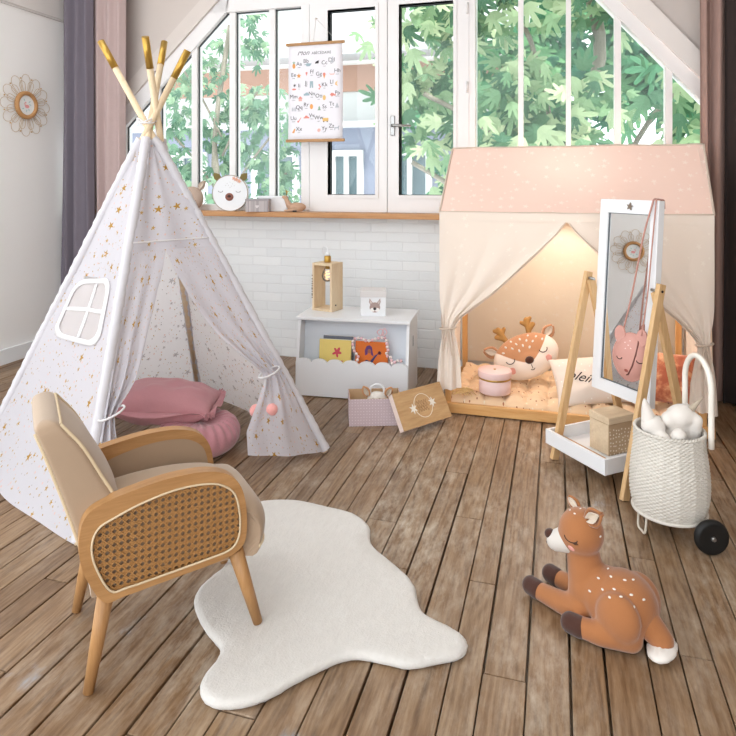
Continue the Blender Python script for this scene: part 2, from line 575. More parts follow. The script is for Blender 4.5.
def pane(pts, parent, y=W + .055):
    return MB().prism(*xz(pts, y, .004)).build('pane', glass, parent)

# window_1 : fixed lights on the left
e = struct(thing('window_1', '', '')); del e['label']; del e['category']
ZB, ZT = 1.04, 2.405
bars = [(-3.14, -3.10), (-2.85, -2.806), (-2.542, -2.497), (-2.236, -2.189), (-1.927, -1.884)]
b = MB()
def vbar(b, x0, x1, zt, y=W + .02, d=.075):
    b.prism(*xz([(x0, ZB - .03), (x1, ZB - .03), (x1, zt(x1)), (x0, zt(x0))], y, d))
for x0, x1 in bars: vbar(b, x0, x1, lambda x: min(ZT + .02, lg(x) + .02))
b.build('mullion', frame_paint, e)
b = MB()
b.box((-2.56, W + .06, ZB - .025), (1.9, .11, .05), bev=.003)
b.box((-1.1, W + .12, .990), (4.8, .10, .04))
b.box((-1.94, W + .06, ZT + .16), (1.0, .11, .32), bev=.003)
b.box((-1.65, W + .055, 1.712), (.06, .11, 1.41), bev=.003)
b.prism(*xz([(-3.75, lg(-3.75)), (-2.26, lg(-2.26)), (-2.24, ZT), (-2.2, ZT + .3), (-2.2, lf(-2.2) + .02), (-3.75, lf(-3.75) + .02)], W + .005, .11))
b.build('frame', frame_paint, e)
edges = [(-3.10, -2.85), (-2.806, -2.542), (-2.497, -2.236), (-2.189, -1.927), (-1.884, -1.64)]
for x0, x1 in edges:
    if lg(x0) < ZT < lg(x1): pts = [(x0, ZB), (x1, ZB), (x1, ZT), (-2.708 + (ZT - 1.981) / .947, ZT), (x0, lg(x0))]
    else: pts = [(x0, ZB), (x1, ZB), (x1, min(ZT, lg(x1))), (x0, min(ZT, lg(x0)))]
    pane(pts, e)
    t_ = max(z for x, z in pts if x == x0)
    sb = MB().box((x0 + .004, W + .046, (ZB + t_) / 2), (.007, .012, t_ - ZB))
    for (xa, za), (xb, zb) in zip(pts[2:], pts[3:]): sb.bar((xa, W + .046, za - .004), (xb, W + .046, zb - .004), .009, .012, up=(0, 1, 0), bev=0)
    sb.build('seal', seal_m, e)

# window_2 and window_3 : the two casements
def casement(nm, x0, x1, gx0, gx1):
    e = struct(thing(nm, '', '')); del e['label']; del e['category']
    z0, z1, gz0, gz1 = 1.0, 2.60, 1.114, 2.358
    M = Matrix.Translation((0, W + .08, 0)) @ Matrix.Rotation(R(90), 4, 'X')
    b = MB()
    b.ring([(x0, z0), (x1, z0), (x1, z1), (x0, z1)], [(gx0, gz0), (gx1, gz0), (gx1, gz1), (gx0, gz1)], .085, M)
    i = .022
    b.ring([(gx0 - i, gz0 - i), (gx1 + i, gz0 - i), (gx1 + i, gz1 + i), (gx0 - i, gz1 + i)], [(gx0, gz0), (gx1, gz0), (gx1, gz1), (gx0, gz1)], .092, M)
    b.build('frame', frame_paint, e)
    b = MB()
    j = .0035
    b.ring([(gx0 - .001, gz0), (gx1, gz0), (gx1, gz1), (gx0, gz1)], [(gx0 + j, gz0 + j), (gx1 - j, gz0 + j), (gx1 - j, gz1 - j), (gx0 + j, gz1 - j)], .01, Matrix.Translation((0, W + .05, 0)) @ Matrix.Rotation(R(90), 4, 'X'))
    b.build('seal', seal_m, e)
    pane([(gx0, gz0), (gx1, gz0), (gx1, gz1), (gx0, gz1)], e)
    return e
casement('window_2', -1.615, -1.071, -1.483, -1.15)
c3 = casement('window_3', -1.066, -.535, -.99, -.633)
b = MB()
b.box((-1.03, W - .012, 1.568), (.03, .012, .13), bev=.005)
b.cyl((-1.03, W - .015, 1.566), (-1.03, W - .06, 1.566), .009)
b.tube([(-1.03, W - .055, 1.566), (-1.0, W - .057, 1.566), (-.9, W - .05, 1.562)], [.01, .009, .007])
b.build('handle', steel, c3)
for z in (1.25, 1.8, 2.3):
    MB().cyl((-.545, W - .012, z - .035), (-.545, W - .012, z + .035), .008).build('hinge', frame_paint, c3)

# window_4 : fixed lights on the right
e = struct(thing('window_4', '', '')); del e['label']; del e['category']
b = MB()
for x0, x1 in ((-.232, -.202), (.053, .082), (.331, .367), (.61, .647), (.93, .965)): vbar(b, x0, x1, lambda x: min(2.8, rg(x) + .02))
b.build('mullion', frame_paint, e)
b = MB()
b.box((-.517, W + .055, 1.932), (.045, .11, 1.89), bev=.003)
b.box((.35, W + .06, ZB - .025), (1.8, .11, .05), bev=.003)
xg = lambda z: .253 - (z - 2.29) / 1.143
b.prism(*xz([(xg(2.8), 2.8), (1.4, rg(1.4)), (1.4, rf(1.4) + .02), (xg(2.8) + .1, 2.8)], W + .005, .11))
b.box((-.3, W + .06, 2.85), (.6, .11, .12))
b.build('frame', frame_paint, e)
for x0, x1 in ((-.494, -.232), (-.202, .053), (.082, .331), (.367, .61), (.647, .93), (.965, 1.25)):
    if rg(x0) > 2.8 > rg(x1): pts = [(x0, ZB), (x1, ZB), (x1, rg(x1)), (xg(2.8), 2.8), (x0, 2.8)]
    else: pts = [(x0, ZB), (x1, ZB), (x1, min(2.8, rg(x1))), (x0, min(2.8, rg(x0)))]
    pane(pts, e)
struct(MB().box((-1.02, W + .11, 2.93), (2.6, .2, .5)).build('wall_lintel', frame_paint))

# side walls, ceiling
b = MB()
b.box((LW - .06, (1.7 + W + .2) / 2, 1.19), (.12, W + .2 - 1.7, 2.38))
struct(b.build('wall_left', wall_white))
b = MB()
b.box((LW - .05, (.9 + W + .2) / 2, 2.9), (.14, W + .2 - .9, 1.02))
b.box((LW + .006, 2.84, 2.385), (.012, 2.3, .016))
b.box((LW + .006, 3.985, 1.2), (.012, .016, 2.36))
struct(b.build('trim_4', plain('upper wall paint', '#ddd9d6', .8, .03, 3)))
struct(MB().box((RW + .06, (Y0 + W + .2) / 2, 1.7), (.12, W + .2 - Y0, 3.4)).build('wall_right', plain('taupe wall paint', '#a99c92', .85, .05, 3)))
b = MB()
for x0, x1, y0, y1 in ((LW - .15, RW + .15, 2.7, W + .2), (LW - .15, RW + .15, Y0, .1), (LW - .15, -3.2, .1, 2.7), (-1.75, RW + .15, .1, 2.7)):      # unseen opening between them, added to brighten the left side
    b.box(((x0 + x1) / 2, (y0 + y1) / 2, 3.36), (x1 - x0, y1 - y0, .1))
struct(b.build('ceiling', plain('ceiling paint', '#e9e4df', .9, .02, 3)))
struct(MB().box((LW + .012, 2.87, .05), (.02, 2.3, .1), bev=.003).build('baseboard_left', white_paint))

# ------------------------------------------------------------------ outside
def leaf_material(name, stops, trans=.35):
    t = NT(name)
    g = t.n('ShaderNodeNewGeometry')
    col = t.ramp(g.outputs['Random Per Island'], stops)
    return t.bsdf(col, .55, None, 0, .3, 0, trans)

def palm_leaf(L, lobes=5):
    """outline of a lobed fig leaf, base at the origin, pointing along +Y"""
    tips = [(-62, .55), (-32, .82), (0, 1.0), (32, .82), (62, .55)]
    pts = [(0, 0), (-.16, .02)]
    for i, (a, r) in enumerate(tips):
        for da, k in ((-9, .72), (-4, .95), (0, 1.0), (4, .95), (9, .72)):
            pts.append((math.sin(R(a + da)) * r * k, .12 + math.cos(R(a + da)) * r * k * .95))
        if i < 4:
            am = a + 15.5
            pts.append((math.sin(R(am)) * .36, .12 + math.cos(R(am)) * .36))
    pts.append((.16, .02))
    return [(x * L, y * L) for x, y in pts]

def simple_leaf(L):
    return [(0, 0), (-.16 * L, .3 * L), (-.14 * L, .6 * L), (0, L), (.14 * L, .6 * L), (.16 * L, .3 * L)]

def foliage(name, mat, parent, centres, size, kind, seed):
    r = random.Random(seed)
    V, F = [], []
    for c, n, sp in centres:
        for _ in range(n):
            d = Vector((r.gauss(0, 1), r.gauss(0, 1), r.gauss(0, 1)))
            p = Vector(c) + Vector((d.x * sp[0], d.y * sp[1], d.z * sp[2])) * .6
            L = size * r.uniform(.7, 1.25)
            out = palm_leaf(L) if kind == 'fig' else simple_leaf(L)
            face = Vector((r.uniform(-.7, .7), -1, r.uniform(-.1, 1.0))).normalized()
            down = Vector((r.uniform(-1, 1), r.uniform(-.4, .2), r.uniform(-1.1, .35))).normalized()
            M = basis(face.cross(down) * -1, down, p)
            i0 = len(V)
            fold = r.uniform(.1, .35)
            V.append(M @ Vector((0, .3 * L, 0)))
            for x, y in out:
                V.append(M @ Vector((x, y, -fold * abs(x) - .25 * y * y / L)))
            n2 = len(out)
            for k in range(n2): F.append((i0, i0 + 1 + k, i0 + 1 + (k + 1) % n2))
    me = bpy.data.meshes.new(name)
    me.from_pydata(V, [], F)
    me.materials.append(mat)
    o = bpy.data.objects.new(name, me)
    COL.objects.link(o); o.parent = parent
    return o

bark = wood('grey bark', '#6f6a60', '#a29b8d', (1, 1, .2), .9, 12)
# each leaf takes a random tone from dark to pale: two greens of fig, one of the lighter tree
fig_green = leaf_material('fig leaves', [(0, lin('#3f6a50')), (.3, lin('#64906a')), (.6, lin('#93b186')), (1, lin('#cdd8b2'))], .4)
deep_green = leaf_material('dark leaves', [(0, lin('#2f6b52')), (.5, lin('#4c8a63')), (1, lin('#79ad79'))], .3)
soft_green = leaf_material('pale leaves', [(0, lin('#527a64')), (.5, lin('#769a80')), (1, lin('#a2bd9b'))], .4)

fig = thing('fig_tree', 'large leafy fig tree with lobed leaves outside the right window', 'tree', (-.1, 6.3, -1.2))
cs = []
r = random.Random(5)
for i in range(46):
    x = r.uniform(-1.5, 1.9); z = r.uniform(.9, 3.6)
    if x < -1.0 and z < 1.5: continue
    cs.append(((x + .1, r.uniform(-.35, .4), z + 1.2), 32, (.34, .2, .3)))
foliage('foliage', fig_green, fig, cs, .205, 'fig', 11)
b = MB()
b.tube(catmull([(.3, .3, 0), (.35, .35, 1.2), (.1, .3, 2.4), (.5, .3, 3.6), (.3, .3, 4.6)], 5), .06)
for q in ((-1.2, .1, 3.3), (1.6, .2, 3.5), (-.6, .2, 4.3), (1.3, .1, 2.4), (-1.3, 0, 2.6)):
    b.tube(catmull([(.3, .33, 1.6), ((q[0] + .3) / 2, .25, q[2] - .5), q], 6), .025)
b.build('trunk', bark, fig)

hedge = thing('evergreen_tree', 'dense dark green tree standing behind the fig tree', 'tree', (1.6, 8.0, -1.2))
cs = []
for i in range(40):
    cs.append(((r.uniform(-2.6, 1.9), r.uniform(-.1, .1), r.uniform(1.6, 4.9)), 26, (.4, .15, .4)))
foliage('foliage', deep_green, hedge, cs, .3, 'fig', 13)
MB().tube(catmull([(0, .3, 0), (.1, .35, 2), (0, .3, 4.6)], 5), .1).build('trunk', bark, hedge)

lt = thing('slender_tree', 'airy pale green tree outside the left window panes', 'tree', (-3.7, 6.6, -1.2))
cs = []
for (x, z, s, n) in ((-.55, 2.6, .3, 40), (-.25, 2.9, .25, 30), (.1, 2.75, .3, 36), (.55, 2.65, .25, 26), (-.45, 3.25, .3, 44), (.05, 3.3, .2, 30), (.5, 3.25, .25, 40),
                     (-.2, 3.75, .25, 34), (.5, 3.95, .16, 18), (-.7, 3.7, .25, 34), (.75, 2.35, .25, 40), (-.8, 2.3, .3, 50), (-.1, 2.2, .3, 40), (.4, 4.3, .14, 14), (.05, 4.05, .16, 16), (.85, 3.0, .16, 20)):
    cs.append(((x, r.uniform(-.2, .2), z), int(n * 1.7), (s, .2, s)))
foliage('foliage', soft_green, lt, cs, .115, 'fig', 17)
b = MB()
b.tube(catmull([(0, 0, 0), (.05, 0, 1.6), (-.1, 0, 2.8), (.1, 0, 4.2)], 6), [.045] * 12 + [.03] * 7)
for q in ((-.7, 0, 3.0), (.6, 0, 2.9), (.5, 0, 3.5), (-.5, 0, 3.7), (.8, 0, 2.5)):
    b.tube(catmull([(0, 0, q[2] - .8), (q[0] * .5, 0, q[2] - .35), q], 5), .014)
b.build('trunk', bark, lt)

# the neighbouring house across the yard
hz = plain('grey lavender render', '#8f94a6', .9, .04, 2)
hw = plain('white render', '#cfcfcf', .9, .03, 2)
hb = plain('pink brick', '#b48e7d', .9, .12, 6)
dark_glass = plain('dark window glass', '#5c6f76', .15, .25, 2.5, spec=.8)
house = thing('neighbour_house', 'pale grey neighbouring house with white framed windows outside the window', 'building', (-3.9, 9, -1.2))
MB().box((0, .5, 1.6), (8, 1.0, 3.2)).build('lower_wall', hz, house)
b = MB()
b.box((0, .7, 4.4), (8, .8, 2.4)).build('upper_wall', hw, house)
MB().box((0, .62, 3.98), (8, .7, .4)).build('brick_band', hb, house)
MB().box((0, -.06, 3.24), (8.1, .3, .08)).build('cornice', hw, house)
MB().box((0, -.02, 4.27), (8.1, .5, .06)).build('gutter', plain('zinc', '#b8babd', .5), house)
for x0, x1, z0, z1 in ((-.62, .16, 1.2, 2.87), (.66, 1.18, 1.2, 2.87), (1.55, 2.2, 1.2, 2.87), (-2.3, -1.4, 1.2, 2.87)):
    M = Matrix.Translation((0, .02, 0)) @ Matrix.Rotation(R(90), 4, 'X')
    b = MB()
    b.ring([(x0, z0), (x1, z0), (x1, z1), (x0, z1)], [(x0 + .09, z0 + .09), (x1 - .09, z0 + .09), (x1 - .09, z1 - .09), (x0 + .09, z1 - .09)], .08, M)
    b.box(((x0 + x1) / 2, -.02, (z0 + z1) / 2), (.07, .07, z1 - z0 - .1))
    f = b.build('window', hw, house)
    MB().box(((x0 + x1) / 2, .0, (z0 + z1) / 2), (x1 - x0 - .1, .02, z1 - z0 - .1)).build('window_pane', dark_glass, f)

# ------------------------------------------------------------------ curtains
def curtain(name, label, mat, x0, x1, y, z0, z1, folds, amp, flare=0.0, group=None):
    t = thing(name, label, 'curtain', ((x0 + x1) / 2, y, 0), group=group)
    w = x1 - x0
    def fn(u, v):
        ph = u * folds * 2 * PI
        k = 1 + flare * (1 - v)
        x = (u - .5) * w * k + .012 * math.sin(ph * .5 + 3 * v) 
        yy = amp * (math.sin(ph + .7 * math.sin(v * 2.1)) + .35 * math.sin(ph * 1.7 + 1.3)) * (.75 + .3 * (1 - v))
        return Vector((x, yy, z0 + (z1 - z0) * v)), (u * w, v * (z1 - z0))
    MB().grid(int(folds * 16), 24, fn).build('cloth', mat, t, solid=.003)
    MB().cyl((-w / 2 - .03, 0, z1 + .012), (w / 2 + .03, 0, z1 + .012), .011).build('rod', steel, t)
    return t
curtain('curtain', 'long charcoal grey curtain at the left wall corner', fabric('charcoal linen', '#77707a', sheen=.1), LW + .04, -3.20, 3.84, .02, 3.2, 3, .028, .25)
curtain('curtain', 'long mauve beige curtain beside the charcoal one behind the tepee', fabric('mauve linen', '#c9b3b0', trans=.15), -3.26, -2.96, 3.90, .02, 3.2, 3.0, .024)
curtain('curtain', 'long taupe pink curtain at the right window edge', fabric('taupe pink linen', '#a0847b', sheen=.1), .742, .862, 3.86, .02, 3.2, 2, .026)
curtain('curtain', 'dark brown curtain at the far right edge', fabric('dark brown linen', '#332a28', sheen=.05), .85, 1.15, 3.80, .02, 3.2, 3, .03)
# ------------------------------------------------------------------ tepee tent
def tent_material(name='star print cotton', basec='#dfdde3', tr=.45, k=0.0):
    t = NT(name)
    uv = t.coord('UV')
    co = t.coord()
    base = lin(basec)
    col = base
    for sc_, size, keep, off, c in ((9.5, .17, .42, 0, '#bf9444'), (15, .15, .3, 3.3, '#c7a257'), (26, .14, .25, 8.3, '#cbaa63')):
        col = t.mix(t.math('MULTIPLY', t.stars(uv, sc_, size, keep, .75, off), 1 - k), col, lin(c if k == 0 else '#a9a0a2'))
    for sc_, rad, keep, off, c in ((30, .085, .3, 7.7, '#c7a45c'), (42, .09, .2, 11.2, '#e8c9bf'), (36, .08, .2, 5.1, '#b9b4b2'), (24, .10, .3, 2.4, '#ecd0c8')):
        col = t.mix(t.dots(uv, sc_, rad, keep, .9, off), col, lin(c))
    nm = t.bump(t.noise(co, 9, 5, .55), .28, .02, t.bump(t.noise(co, 500, 2), .1, .001))
    return t.bsdf(col, .9, nm, 0, .2, .1, tr)
star_fabric = tent_material()
lit_fabric = tent_material('lightened star print cotton', '#f9f8fa', .55, .3)  # lit copy of the tent cloth: interior brightness put into a paler colour
plain_cotton = fabric('white tape cotton', '#efedee', trans=.2)

TA, TB, TC, TD = Vector((-1.515, 1.757, 0)), Vector((-.989, 2.674, 0)), Vector((-1.929, 3.183, 0)), Vector((-2.438, 2.243, 0))
TIPS = {'A': (TA, Vector((-1.797, 2.654, 1.867))), 'B': (TB, Vector((-1.937, 2.382, 1.823))), 'C': (TC, Vector((-1.652, 2.304, 1.808))), 'D': (TD, Vector((-1.561, 2.48, 1.779)))}
FT = 1.385        # height where the cloth ends
def pole_at(k, z):
    p, q = TIPS[k]
    return p + (q - p) * (z / q.z)
tent = thing('tepee_tent', 'white children tepee tent with gold stars and gold tipped poles', 'tent', (-1.71, 2.46, 0))
for k in 'ABCD':
    p, q = TIPS[k]
    d = (q - p).normalized()
    o = MB().cyl(p, q - d * .004, .0145, seg=16).build('pole', raw_wood, tent, world=True)
    MB().cyl(q - d * .135, q, .0158, seg=18).build('gold_tip', gold, o)
    o.children[0].data.transform(tent.matrix_basis.inverted())
cen = Vector((-1.7135, 2.4585, 0))
def panel_point(k0, k1, s, z, out=0.0):
    a, b = pole_at(k0, z), pole_at(k1, z)
    p = a.lerp(b, s)
    n = Vector((p.x - cen.x, p.y - cen.y, 0))
    e = (TIPS[k1][0] - TIPS[k0][0]).normalized()
    nn = Vector((e.y, -e.x, 0))
    if nn.dot(n) < 0: nn = -nn
    return p + nn * (out + .014), (b - a).length
def wrinkle(s, z, k):
    return .007 * math.sin(s * 9 + z * 4 + k) * math.sin(z * 7 - s * 5 + 2 * k)
def wall_panel(k0, k1, hole=None, hem_out=.03, seed=0):
    b = MB()
    def fn(u, v):
        z = .006 + (FT - .006) * v
        o = -.028 * math.sin(PI * u) * math.sin(PI * v) + hem_out * math.sin(PI * u) * max(0, 1 - v * 5) ** 2 + wrinkle(u, z, seed)
        # cloth gathers at the top
        o += .008 * math.sin(u * 6 * PI) * max(0, v - .8) * 5
        p, w = panel_point(k0, k1, u, z, o)
        return p, (seed * 3.1 + (u - .5) * w, z)
    b.grid(70, 70, fn, keep=hole)
    return b
def bilerp(q, s, t): return (q[0].lerp(q[1], s)).lerp(q[3].lerp(q[2], s), t)
# the window in the left panel: four corners in (across, height)
WQ = [Vector((.185, .545, 0)), Vector((.775, .565, 0)), Vector((.765, .80, 0)), Vector((.155, .765, 0))]
def in_quad(s, z, grow=0.0):
    t = (z - .55) / .235
    l = .185 + (.155 - .185) * t - grow; r_ = .775 + (.765 - .775) * t + grow
    return l < s < r_ and -.02 + .04 * (s - .15) < t < .99 + .1 * (s - .15)
wall_panel('D', 'A', hole=lambda u, v: not in_quad(u, .006 + (FT - .006) * v, -.02), hem_out=.06, seed=1).build('side_panel', star_fabric, tent, world=True)
wall_panel('D', 'C', seed=2).build('side_panel', lit_fabric, tent, world=True)
wall_panel('C', 'B', seed=3).build('side_panel', lit_fabric, tent, world=True)
def qpt(x, y, out):
    p = bilerp(WQ, x, y)
    z = p.y
    v = (z - .006) / (FT - .006)
    o = -.028 * math.sin(PI * p.x) * math.sin(PI * v) + wrinkle(p.x, z, 1)
    return panel_point('D', 'A', p.x, z, o + out)[0]
def rr2(n=6, r=.22, g=0.0):
    return [(.5 + x * (1 + g), .5 + y * (1 + g)) for x, y in rrect(1, 1, r, n)]
o_, i_ = rr2(g=.10), rr2(g=-.07)
b = MB()
for A_, B_, l0, l1 in ((o_, i_, .006, .006),):
    n = len(A_)
    va = [b.b.verts.new(qpt(x, y, .005)) for x, y in A_]; vb = [b.b.verts.new(qpt(x, y, .008)) for x, y in B_]
    for k in range(n):
        b.b.faces.new((va[k], va[(k + 1) % n], vb[(k + 1) % n], vb[k])).smooth = True
tape = .035
for f in (lambda t, s: (.5 + s * tape, t), lambda t, s: (t, .5 + s * tape)):
    b.grid(2, 16, lambda u, v, f=f: (qpt(*f(.02 + .96 * v, u * 2 - 1), .007), (u, v)))
b.build('window_tape', plain_cotton, tent, world=True, solid=.003)
sheer = NT('sheer voile')
_t = sheer.n('ShaderNodeBsdfTransparent', {'Color': (1, 1, 1, 1)})
_d = sheer.n('ShaderNodeBsdfDiffuse', {'Color': lin('#f4efef')})
_r = sheer.n('ShaderNodeBsdfTranslucent', {'Color': lin('#f4efef')})
_m1 = sheer.n('ShaderNodeMixShader', {0: .5, 1: _d.outputs[0], 2: _r.outputs[0]})
_m2 = sheer.n('ShaderNodeMixShader', {0: .62, 1: _t.outputs[0], 2: _m1.outputs[0]})
sheer.t.links.new(_m2.outputs[0], sheer.out.inputs['Surface'])
MB().grid(10, 10, lambda u, v: (qpt(u, v, .003), (u, v))).build('window_veil', sheer.m, tent, world=True)

# front: one cloth above the opening, two flaps tied back below it
def interp(tab, z):
    for (z0, f0), (z1, f1) in zip(tab, tab[1:]):
        if z0 >= z >= z1: return f0 + (f1 - f0) * (z0 - z) / (z0 - z1)
    return tab[-1][1] if z < tab[-1][0] else tab[0][1]
ER = [(.919, .401), (.786, .505), (.663, .60), (.56, .685), (.48, .77), (.42, .835), (.378, .868), (.34, .855), (.285, .80), (.2, .725), (.129, .672), (.01, .645)]
EL = [(.919, .401), (.763, .285), (.62, .216), (.516, .179), (.46, .15), (.42, .11), (.386, .066), (.36, .05), (.32, .06), (.284, .075), (.15, .13), (.01, .17)]
def flap(k):
    tab = EL if k == 0 else ER
    def fn(u, v):
        z = .008 + (.919 - .008) * v
        e = interp(tab, z)
        zz = z
        if k == 1 and v < .5:                      # the free corner of the hem hangs a little higher
            zz = z + .085 * (1 - u) * (1 - v * 2) ** 2
        s = e * u if k == 0 else e + (1 - e) * u
        full = .401 if k == 0 else .6
        width = e if k == 0 else 1 - e
        g = max(0, 1 - width / full)
        # pleats run along the cloth and are tightest at the tie
        tie = math.exp(-((z - .37) / .16) ** 2)
        o = .012 * g * math.sin(u * 5 * PI + .6 * k) + .010 * tie * math.sin(u * 9 * PI) + wrinkle(s, z, 4 + k)
        o += .03 * math.sin(PI * u) * (1 - math.exp(-((z - .37) / .1) ** 2)) * (z < .37)
        p, w = panel_point('A', 'B', s, zz, o)
        sgrow = full * u if k == 0 else .401 + .6 * u
        return p, (11.3 + sgrow * 1.07, z)
    return MB().grid(46, 80, fn)
flap(0).build('door_flap', star_fabric, tent, world=True)
flap(1).build('door_flap', star_fabric, tent, world=True)
b = MB()
def upper(u, v):
    z = .915 + (FT - .915) * v
    o = -.01 * math.sin(PI * u) + wrinkle(u, z, 4) + .008 * math.sin(u * 6 * PI) * v
    # folds fan out from the point of the opening
    o += .006 * math.sin((u - .4) * 14) * (1 - v)
    p, w = panel_point('A', 'B', u, z, o)
    return p, (11.3 + u * w, z)
b.grid(40, 30, upper)
b.build('front_panel', star_fabric, tent, world=True)
b = MB()
b.tube([panel_point('A', 'B', i / 20, .955, wrinkle(i / 20, .955, 4) + .003)[0] for i in range(21)], .0035, seg=6)
b.build('seam', plain_cotton, tent, world=True)
# gathered channels that hold the poles
b = MB()
for k in 'ABCD':
    p, q = TIPS[k]
    n = 110
    pts, rr = [], []
    for i in range(n + 1):
        z = .012 + (FT + .005 - .012) * i / n
        c = pole_at(k, z)
        o = Vector((c.x - cen.x, c.y - cen.y, 0)).normalized()
        pts.append(c + o * .009)
        rr.append(.0205 + .0014 * math.sin(i * 1.9) + .0012 * math.sin(i * .77 + 1))
    b.tube(pts, rr, seg=12, caps=False)
b.build('pole_sleeve', fabric('sleeve cotton', '#dddbe0', trans=.2), tent, world=True)
# ties
b = MB()
tp = panel_point('A', 'B', .905, .378, .02)[0]
tl = panel_point('A', 'B', .03, .372, .02)[0]
ex = (TB - TA).normalized(); nx = Vector((ex.y, -ex.x, 0))
def loop(c, ra, rb):
    return [c + ex * ra * math.cos(t) + nx * rb * math.sin(t) + Vector((0, 0, .015 * math.cos(t))) for t in [2 * PI * i / 20 for i in range(20)]]
MB().tube(loop(tl, .045, .03), .004, closed=True).build('tie_cord', plain_cotton, tent, world=True)
b.tube(loop(tp, .05, .03), .004, closed=True)
k1 = panel_point('A', 'B', .862, .37, .035)[0]
b.tube(catmull([k1, k1 + Vector((-.012, 0, -.06)), k1 + Vector((-.03, -.006, -.13))], 6), .0025)
b.tube(catmull([k1, k1 + Vector((.0, 0, -.06)), k1 + Vector((.022, -.004, -.12))], 6), .0025)
tie = b.build('tie_cord', plain_cotton, tent, world=True)
pom = plain('blush pompom wool', '#efa9a3', .95, .1, 80, .6, 260, sheen=.4)
for q in ((-.042, -.008, -.148), (.03, -.006, -.137)):
    pb = MB(); pb.ell((0, 0, 0), .027, seg=28)
    for v in pb.b.verts: v.co *= 1 + .09 * noise.noise(v.co * 190)
    pb.b.transform(Matrix.Translation(k1 + Vector(q)))
    pb.build('pompom', pom, tie, world=False).data.transform(tent.matrix_basis.inverted())
b = MB()
for i in range(3):
    c = pole_at('A', 1.47) .lerp(pole_at('B', 1.47), .5)
    b.tube([c + Vector((.045 * math.cos(t), .045 * math.sin(t), .012 * math.sin(2 * t + i))) for t in [2 * PI * j / 24 for j in range(24)]], .003, closed=True)
b.build('lashing_cord', plain_cotton, tent, world=True)

# cushions inside the tent
def pillow_fn(w, h, d, p=2.6):
    def f(x, y):
        a = (1 - abs(x) ** p) * (1 - abs(y) ** p)
        return d * max(0, a) ** .55
    return f
def pillow_mesh(w, h, d, pinch=.06, wr=.004, seed=0, n=40):
    """a stuffed rectangular cushion, lying in the XY plane"""
    b = MB(); f = pillow_fn(w, h, d)
    for sgn in (1, -1):
        def fn(u, v, sgn=sgn):
            x, y = u * 2 - 1, v * 2 - 1
            px = x * w / 2 * (1 - pinch * (1 - abs(y) ** 2) * abs(x) ** 3) 
            py = y * h / 2 * (1 - pinch * (1 - abs(x) ** 2) * abs(y) ** 3)
            z = sgn * f(x, y) + wr * noise.noise(Vector((x * 3 + seed, y * 3, sgn))) * (1 - max(abs(x), abs(y)) ** 4)
            return Vector((px, py, z)), (px, py)
        b.grid(n, n, fn)
    bmesh.ops.remove_doubles(b.b, verts=b.b.verts, dist=.0004)
    return b
def ruffle(b, w, h, amp=.018, freq=26, z=0):
    per = []
    pts = rrect(w, h, .03, 5)
    cl = catmull([(x, y, 0) for x, y in pts], 8, True)
    n = len(cl)
    def fn(u, v):
        i = int(u * n) % n
        p = cl[i]; q = cl[(i + 1) % n]
        d = (q - p).normalized() if (q - p).length > 1e-6 else Vector((1, 0, 0))
        nn = Vector((d.y, -d.x, 0))
        return p + nn * v * .026 + Vector((0, 0, z + amp * v * math.sin(u * freq * 2 * PI + math.sin(u * 40))))
    b.grid(n, 4, fn, closed=True)
    return b
pink_linen = fabric('dusty pink cotton', '#cf969b', trans=None, sheen=.25, bump=.5)
pink_velvet = plain('dusty pink velvet', '#c68b93', .85, .08, 20, .5, 25, sheen=.6, dist=.012)
pf = thing('floor_cushion', 'round dusty pink pouf cushion on the floor inside the tepee', 'cushion', (-1.54, 2.54, 0))
b = MB()
def pouf(u, v):
    a = u * 2 * PI
    if v < .5: t = v * 2; r_ = .02 + .155 * t ** .8; z = .004
    t = v
    ang = -PI / 2 + PI * t
    r_ = .105 + .075 * math.cos(ang) if .08 < t < .92 else (.105 + .075 * math.cos(ang)) * (t / .08 if t <= .08 else (1 - t) / .08)
    z = .072 + .072 * math.sin(ang)
    if t >= .92: z -= .02 * ((t - .92) / .08)
    pl = .004 * math.sin(a * 22 + 3 * math.sin(a * 2)) * (math.sin(ang) * .6 + .5) * min(1, r_ / .08)
    return Vector(((r_ + pl) * math.cos(a), (r_ + pl) * math.sin(a), max(.002, z + pl * .7)))
b.grid(160, 36, pouf, closed=True)
b.build('cover', pink_velvet, pf)
pb = pillow_mesh(.47, .28, .09, wr=.014, seed=3)
ps = thing('ruffled_cushion', 'dusty pink ruffled cushion lying on the round pouf inside the tepee', 'cushion', (-1.725, 2.56, .19), (R(2), R(3), R(17)))
pb.build('cover', pink_linen, ps)
ruffle(MB(), .45, .262).build('ruffle', pink_linen, ps, solid=.002)

# ------------------------------------------------------------------ cane armchair
taupe = plain('taupe velvet', '#a89078', .8, .05, 12, .12, 300, sheen=.35)
piping = plain('cream piping', '#d6c2a2', .7, .05, 60)
cane = plain('woven cane', '#ab7d4a', .5, .14, 90)
ang = math.atan2(.7119, .7023)
chair = thing('armchair', 'small taupe velvet armchair with honey wood arms and woven cane sides', 'armchair', (-1.022, 1.51475, 0), ang)
